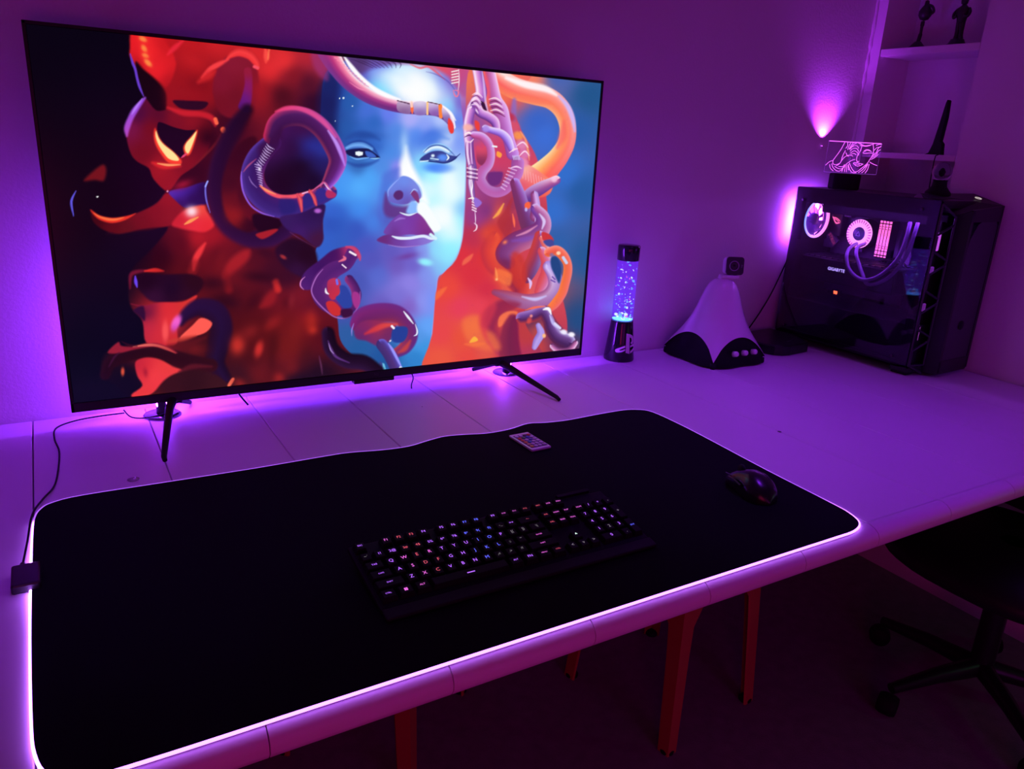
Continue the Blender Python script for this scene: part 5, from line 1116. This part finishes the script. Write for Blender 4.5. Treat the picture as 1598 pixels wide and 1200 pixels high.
# front mesh with arched top
fd = (Ep-Dp); 
def ff(u, z, o_=0.002): return Vector((Dp.x+fd.x*u, Dp.y+fd.y*u+o_, z))
mb = MB(); arch = [(.07, .800), (.93, .800), (.93, 1.185), (.88, 1.196), (.45, 1.200), (.28, 1.190), (.12, 1.150), (.07, 1.10)]
mb.add([ff(u, z) for u, z in arch], [tuple(range(8))]); P_(mb, 'front_mesh', mat('front_mesh', (.055, .045, .058), .5, noise=(400, .6), bump=(700, .6)))
mb = MB(); mb.lathe([(0, .0015), (.012, .0012), (.0135, 0)], (0, 0, 0), 24, M=frame(ff(.45, .902, -.001), (1, .06, 0), (0, 0, 1))); P_(mb, 'front_badge', BLACKM)
mb = MB(); mb.lathe([(.0085, 0), (.0098, .0012), (.0085, .0022), (.0076, .0012)], (0, 0, 0), 28, M=frame((2.290, 1.258, 1.2555), (1, 0, .04), (0, 1, .27))); P_(mb, 'power_button', mat('button_ring', (.7, .68, .62), .25, emit=(.8, .75, .62), estr=.45))
for x in (2.125, 2.315):
    for y in (1.275, 1.690):
        mb = MB(); mb.box((x, y, (ZD+PZ0)/2-.003), (.030, .05, PZ0-ZD-.006), .003); P_(mb, 'foot', BLACKM)
# cable falling beside the tower
tag(MB().tube(crom([(2.125, 1.743, 1.02), (2.098, 1.742, .965), (2.066, 1.742, .900), (2.030, 1.742, .845), (1.995, 1.742, .80), (1.965, 1.742, .766), (1.95, 1.74, .7525)], 6), .0022, 8).obj('cable', BLACKM), 'black cable running down the wall behind the computer tower to the flat box', 'cable')

# ================================================================ small LED behind the tower that streaks light up the wall
led = thing('clip_light', 'tiny clip light on the wall behind the tower throwing a fan of violet light upwards', 'lamp', (2.205, 1.742, 1.372))
MB().box((0, .007, 0), (.007, .006, .010), .001).obj('housing', WALL, led)
MB().lathe([(0, .0075), (.002, .007), (.0025, .005)], (0, .007, 0), 14).obj('bulb', mat('led_glow', (.8, .5, .9), .4, emit=(.55, .06, 1.0), estr=3), led)
sp = bpy.data.lights.new('clip_beam', 'SPOT'); sp.energy = 7; sp.color = (.45, .03, 1.0); sp.spot_size = math.radians(100); sp.spot_blend = 1.0; sp.shadow_soft_size = .002
o = bpy.data.objects.new('clip_beam', sp); COL.objects.link(o); o.location = (2.205, 1.732, 1.392); o.rotation_euler = Vector((-.03, .22, 1)).to_track_quat('-Z', 'Y').to_euler()
o.parent = led; o.matrix_parent_inverse = Matrix.Translation(-led.location)

# ================================================================ engraved acrylic lamp on the tower
ac = thing('acrylic_lamp', 'clear engraved picture plate glowing violet on a black base atop the tower', 'lamp', (2.145, 1.590, 1.252))
ax, ay = Vector((2.080, 1.628, 0)), Vector((2.215, 1.540, 0)); AD = (ay-ax).normalized(); AW = (ay-ax).length; AN = Vector((AD.y, -AD.x, 0))
AM = Matrix.Identity(4)
for i in range(3): AM[i][0] = AD[i]; AM[i][1] = (0, 0, 1)[i]; AM[i][2] = AN[i]; AM[i][3] = (ax+Vector((0, 0, 1.300)))[i]
AH = .093
mb = MB(); mb.box((AW/2, AH/2, 0), (AW, AH, .0035), .0015, M=AM)
place(mb.obj('plate', mat('clear_acrylic', (.85, .75, 1.0), .02, trans=1.0, ior=1.2, alpha=.25, emit=(.18, .02, .55), estr=.06)), ac)
mb = MB(); mb.box((AW*.42, -.024, 0), (.082, .048, .050), .006, seg=3, M=AM); place(mb.obj('base', BLACKM), ac)
ENG = mat('engraved_glow', (.8, .5, .9), .4, emit=(.85, .12, 1.0), estr=1.5); ENG2 = mat('plate_edge_glow', (.6, .4, .9), .4, emit=(.50, .10, 1.0), estr=.40)
mb = MB(); pe = [(0.001, 0.001), (0.001, AH-.001), (AW-.001, AH-.001), (AW-.001, .001)]
mb.tube([AM @ Vector((*p, .0)) for p in pe], .0007, 6, closed=True); place(mb.obj('edge', ENG2), ac)
mb = MB(); mb.tube([AM @ Vector((.002, AH-.001, 0)), AM @ Vector((AW-.002, AH-.001, 0))], .0011, 6); place(mb.obj('edge', ENG), ac)
# engraved line drawing: a face with closed eyes and a raised hand; u, v in a 160 x 100 field
def eng(pts_, w_=.0008):
    q = crom([(a/160*AW, b/100*AH, .0019) for a, b in pts_], 5)
    mb.tube([AM @ p for p in q], w_, 5)
mb = MB()
for L_ in ([(48, 97), (40, 74), (28, 50), (22, 38)], [(22, 38), (12, 34), (2, 22)], [(22, 38), (24, 28), (34, 26), (42, 30)], [(54, 72), (48, 52), (47, 38), (42, 28), (34, 22)],
           [(48, 40), (56, 52), (68, 58), (80, 55)], [(42, 20), (56, 22), (68, 34), (78, 42), (88, 46)], [(56, 66), (62, 56), (68, 54)], [(30, 20), (42, 14), (52, 14), (60, 22)], [(20, 28), (26, 16), (40, 6), (50, 8), (58, 18)],
           [(14, 26), (18, 14), (28, 6)], [(56, 97), (58, 88), (54, 78)], [(66, 97), (62, 86), (60, 74)], [(74, 97), (68, 88), (64, 76)], [(84, 97), (74, 90), (66, 78)], [(66, 76), (74, 86), (86, 88), (92, 80)],
           [(68, 70), (74, 78), (86, 80), (94, 70)], [(70, 64), (80, 72), (92, 66), (96, 58)], [(72, 60), (80, 64), (88, 60)], [(94, 96), (100, 90), (98, 72), (92, 58), (92, 44), (96, 38)], [(88, 97), (96, 94), (110, 90), (128, 94), (136, 98)],
           [(94, 90), (112, 88), (126, 92)], [(108, 70), (112, 76), (122, 78), (132, 72)], [(106, 68), (114, 66), (126, 68), (136, 68)], [(110, 72), (118, 76), (128, 74)], [(84, 34), (94, 36), (102, 34), (114, 32)], [(84, 33), (94, 26), (104, 26), (113, 32)], [(90, 31), (104, 30)],
           [(96, 38), (98, 40), (101, 40)], [(72, 34), (80, 20), (90, 8), (100, 8), (114, 22), (126, 36), (132, 50), (138, 66), (136, 84), (132, 96)], [(70, 30), (76, 14), (86, 4), (98, 4)], [(104, 4), (116, 16), (128, 34)],
           [(132, 34), (130, 16), (124, 4)], [(128, 32), (122, 14), (114, 4)], [(124, 30), (114, 12)], [(132, 40), (144, 34), (156, 30)], [(58, 28), (56, 16), (54, 4)], [(62, 28), (62, 4)], [(66, 28), (68, 4)], [(70, 26), (74, 10)],
           [(138, 60), (146, 70), (150, 84), (158, 92)], [(136, 54), (146, 62), (152, 76), (158, 80)], [(134, 48), (144, 54), (154, 66)], [(142, 92), (150, 96), (158, 97)], [(138, 76), (146, 86), (156, 88)]):
    eng(L_)
place(mb.obj('engraving', ENG), ac)

# ================================================================ glass ball on the tower
gb = thing('glass_ball', 'small clear glass ball on a stepped black stand atop the tower front', 'ornament', (2.215, 1.334, 1.262))
MB().lathe([(0, -.012), (.034, -.012), (.034, .003), (.028, .010), (.020, .020), (.018, .034), (.020, .038), (0, .038)], (0, 0, 0), 28).obj('stand', BLACKM, gb)
sph = MB().lathe([(.0265*math.sin(math.pi*i/20), -.0265*math.cos(math.pi*i/20)) for i in range(21)], (0, 0, .060), 32)
sph.obj('ball', mat('clear_glass', (.9, .85, 1.0), .02, trans=1.0, ior=1.15), gb)
MB().lathe([(0, -.010), (.006, -.006), (.008, .002), (.004, .010), (0, .012)], (0, 0, .058), 14).obj('core', BLACKM, gb)
tag(MB().tube([(2.372, 1.452, 1.370), (2.352, 1.448, 1.366), (2.346, 1.446, 1.35), (2.345, 1.444, 1.30), (2.342, 1.44, 1.252)], .0016, 6).obj('cable', BLACKM), 'thin black wire hanging from the lower niche shelf behind the glass ball', 'cable')

# ================================================================ ornaments in the niche
fin = [(1.517, 1.3695), (1.505, 1.3745), (1.494, 1.400), (1.484, 1.460), (1.475, 1.520), (1.4715, 1.529), (1.468, 1.526), (1.464, 1.480), (1.467, 1.425), (1.468, 1.410), (1.458, 1.402), (1.453, 1.3695)]
mb = MB(); v = []
for x, s in ((2.393, .55), (2.402, 1), (2.411, .55)):
    cy_ = 1.480
    v.append([Vector((x, cy_+(y-cy_)*(s*.5+.5), z)) for y, z in fin])
mb.grid(v, closed=True, smooth=False); mb.add(v[0], [tuple(range(12))]); mb.add(v[2], [tuple(range(12))])
tag(mb.obj('fin_ornament', BLACKM), 'black tapering fin-shaped ornament standing on the lower niche shelf', 'ornament')
STAT = mat('statue_dark', (.030, .022, .034), .4)
s1 = thing('statuette', 'thin-stemmed dark statuette with round top at the left of the upper niche shelf', 'statuette', (2.435, 1.636, 1.682))
MB().lathe([(0, 0), (.030, 0), (.030, .004), (.020, .012), (.009, .024), (0, .026)], (0, 0, 0), 20).obj('base', STAT, s1)
mb = MB(); mb.tube(crom([(0, 0, .022), (.002, -.002, .045), (-.001, -.004, .062), (0, -.004, .082)], 5), [.006]*6+[.0045]*6+[.006]*4, 10); mb.obj('stem', STAT, s1)
mb = MB(); mb.lathe([(0, -.022), (.012, -.018), (.019, -.006), (.019, .006), (.013, .016), (.007, .024), (.006, .034), (0, .038)], (0, -.006, .105), 18); mb.tube(crom([(0, -.02, .10), (.005, -.030, .108), (0, -.026, .122), (0, -.012, .128)], 4), .004, 8); mb.obj('figure', STAT, s1)
s2 = thing('statuette', 'stout dark standing statuette at the right of the upper niche shelf', 'statuette', (2.435, 1.508, 1.682))
MB().lathe([(0, 0), (.034, 0), (.033, .004), (.024, .010), (.018, .022), (0, .024)], (0, 0, 0), 20).obj('base', STAT, s2)
mb = MB()
mb.tube(crom([(0, .006, .020), (0, .006, .045), (0, .003, .070)], 5), [.008, .008, .007, .006, .006, .006, .007, .008, .009, .010, .010], 10)
mb.tube(crom([(0, -.008, .020), (0, -.007, .045), (0, -.003, .070)], 5), [.008, .008, .007, .006, .006, .006, .007, .008, .009, .010, .010], 10)
mb.lathe([(0, .064), (.012, .066), (.014, .080), (.019, .094), (.018, .106), (.008, .114), (.006, .118), (0, .120)], (0, 0, 0), 18)
mb.lathe([(0, -.012), (.009, -.008), (.0105, 0), (.008, .010), (0, .014)], (0, .001, .128), 16)
for s in (-1, 1): mb.tube(crom([(0, s*.017, .106), (-.004, s*.024, .094), (-.010, s*.020, .082), (-.012, s*.010, .086)], 4), .0045, 8)
mb.obj('figure', STAT, s2)

# ================================================================ stools under the desk
WOODR = mat('stool_red', (.50, .12, .055), .45, noise=(8, .12))
def stool(label, feet, seat_z=.44):
    c = sum((Vector((x, y, 0)) for x, y in feet), Vector())/4
    t = thing('stool', label, 'stool', (c.x, c.y, 0), group=None)
    tops = [c+(Vector((x, y, 0))-c)*.86 for x, y in feet]
    corners = [(p.x-c.x, p.y-c.y) for p in tops]
    big = [(x*1.10, y*1.10) for x, y in corners]
    def rnd(P4, r=.03):
        out = []
        for i in range(4):
            p = Vector((*P4[i], 0)); a = Vector((*P4[i-1], 0)); b = Vector((*P4[(i+1) % 4], 0))
            u = (a-p).normalized()*r; w_ = (b-p).normalized()*r
            for k in range(5):
                s = k/4; q = p+u*(1-s)**2+w_*s**2; out.append((q.x, q.y))
        return out
    R_ = rnd(big)
    mb = MB(); mb.prism(R_, seat_z-.030, seat_z-.006); mb.prism(R_, seat_z-.006, seat_z, top=[(x*.97, y*.97) for x, y in R_]); mb.obj('seat', WOODR, t)
    for i in range(4):
        # L-shaped channel leg, flaring into the apron at the top
        fx, fy = feet[i][0]-c.x, feet[i][1]-c.y; tx, ty = corners[i]
        n1 = (Vector((*corners[i-1], 0))-Vector((*corners[i], 0))).normalized(); n2 = (Vector((*corners[(i+1) % 4], 0))-Vector((*corners[i], 0))).normalized()
        mb = MB(); prev = []
        for z in (0, .06, .15, .25, .32, .365, .395, .412):
            s = z/.412; x = fx+(tx-fx)*s; y = fy+(ty-fy)*s; w_ = .030+.010*s+(.10*max(0, (z-.30)/.112)**2.2)
            p = Vector((x, y, z)); prev.append([p+n1*w_, p+n1*.5*w_, p, p+n2*.5*w_, p+n2*w_])
        mb.grid(prev, smooth=False); inner = [[q+(n1+n2)*.004 for q in r_] for r_ in prev]
        mb.grid(inner, smooth=False)
        for e in (0, 4): mb.grid([[r_[e] for r_ in prev], [r_[e] for r_ in inner]], smooth=False)
        mb.grid([prev[0], inner[0]], smooth=False)
        mb.obj('leg', WOODR, t)
        mb = MB(); mb.lathe([(0, 0), (.016, 0), (.017, .006), (.012, .012), (0, .012)], (fx+(n1.x+n2.x)*.014, fy+(n1.y+n2.y)*.014, 0), 14); mb.obj('foot_cap', BLACKM, t)
    return t
st = stool('red-brown stool under the desk, the one nearer the black office chair', [(1.105, 1.020), (1.435, 1.066), (1.395, 1.420), (1.055, 1.372)])
st['group'] = 'stools under the desk'
st = stool('red-brown stool under the desk, the one farther from the office chair', [(.540, 1.200), (.800, 1.440), (.566, 1.668), (.315, 1.445)])
st['group'] = 'stools under the desk'

# ================================================================ office chair under the right end of the desk
LEA = mat('chair_black', (.010, .010, .012), .5)
ch = thing('office_chair', 'black padded office chair pushed under the right end of the desk', 'chair', (1.97, .80, 0))
mb = MB(); M_ = Matrix.Translation((0, 0, .42)); rows = []
for i in range(11):
    a = math.pi*(i/10-.5); rr = .03+.235*math.cos(a)**.5 if abs(a) < 1.57 else .03
    rows.append([Vector((rr*math.copysign(abs(math.cos(t_))**.7, math.cos(t_)), rr*math.copysign(abs(math.sin(t_))**.7, math.sin(t_)), .42+.05*math.sin(a))) for t_ in [2*math.pi*k/40 for k in range(40)]])
mb.grid(rows, closed=True); mb.obj('seat', LEA, ch)
MB().tube([(0, 0, .10), (0, 0, .38)], .028, 16).obj('gas_column', BLACK, ch)
mb = MB()
for i in range(9):
    pass
rows = []
for i in range(9):
    s = i/8; z = .46+.19*s; w_ = .20*(1-.10*s)
    rows.append([Vector((.235+.03*s-.012*math.cos(math.pi*(k/8-.5)), w_*(2*k/8-1), z)) for k in range(9)])
mb.grid(rows); mb.grid([[p+Vector((.05, 0, 0)) for p in r_] for r_ in rows])
for e in (0, 8): mb.grid([[r_[e] for r_ in rows], [r_[e]+Vector((.05, 0, 0)) for r_ in rows]])
mb.grid([rows[-1], [p+Vector((.05, 0, 0)) for p in rows[-1]]]); mb.grid([rows[0], [p+Vector((.05, 0, 0)) for p in rows[0]]]); mb.obj('backrest', LEA, ch)
for s in (-1, 1):
    mb = MB(); mb.tube(crom([(.08, s*.20, .43), (.06, s*.27, .47), (.03, s*.275, .58), (.02, s*.27, .625)], 5), .014, 10); mb.box((.0, s*.27, .640), (.24, .07, .030), .012, seg=3); mb.obj('armrest', LEA, ch)
mb = MB()
for k in range(5):
    a = 2*math.pi*k/5+.35; mb.tube([(0, 0, .105), (.14*math.cos(a), .14*math.sin(a), .095), (.27*math.cos(a), .27*math.sin(a), .075)], [.026, .020, .014], 10)
mb.obj('star_base', BLACK, ch)
for k in range(5):
    a = 2*math.pi*k/5+.35; x, y = .27*math.cos(a), .27*math.sin(a)
    MB().lathe([(0, -.022), (.024, -.022), (.028, -.012), (.028, .012), (.024, .022), (0, .022)], (0, 0, 0), 18, M=frame((x, y, .028), (0, 0, 1), (math.cos(a+.6), math.sin(a+.6), 0))).obj('wheel', BLACKM, ch)
# plaster bead in the room corner, bumpy
random.seed(8); mb = MB(); zz = [1.26+.012*i for i in range(100)]
mb.tube([(2.3635+random.uniform(-.0012, .0012), 1.7525+random.uniform(-.0012, .0012), z) for z in zz], [.0055+random.uniform(-.0015, .002) for _ in zz], 8)
struct(mb.obj('trim_1', WALL))
bpy.context.view_layer.update()
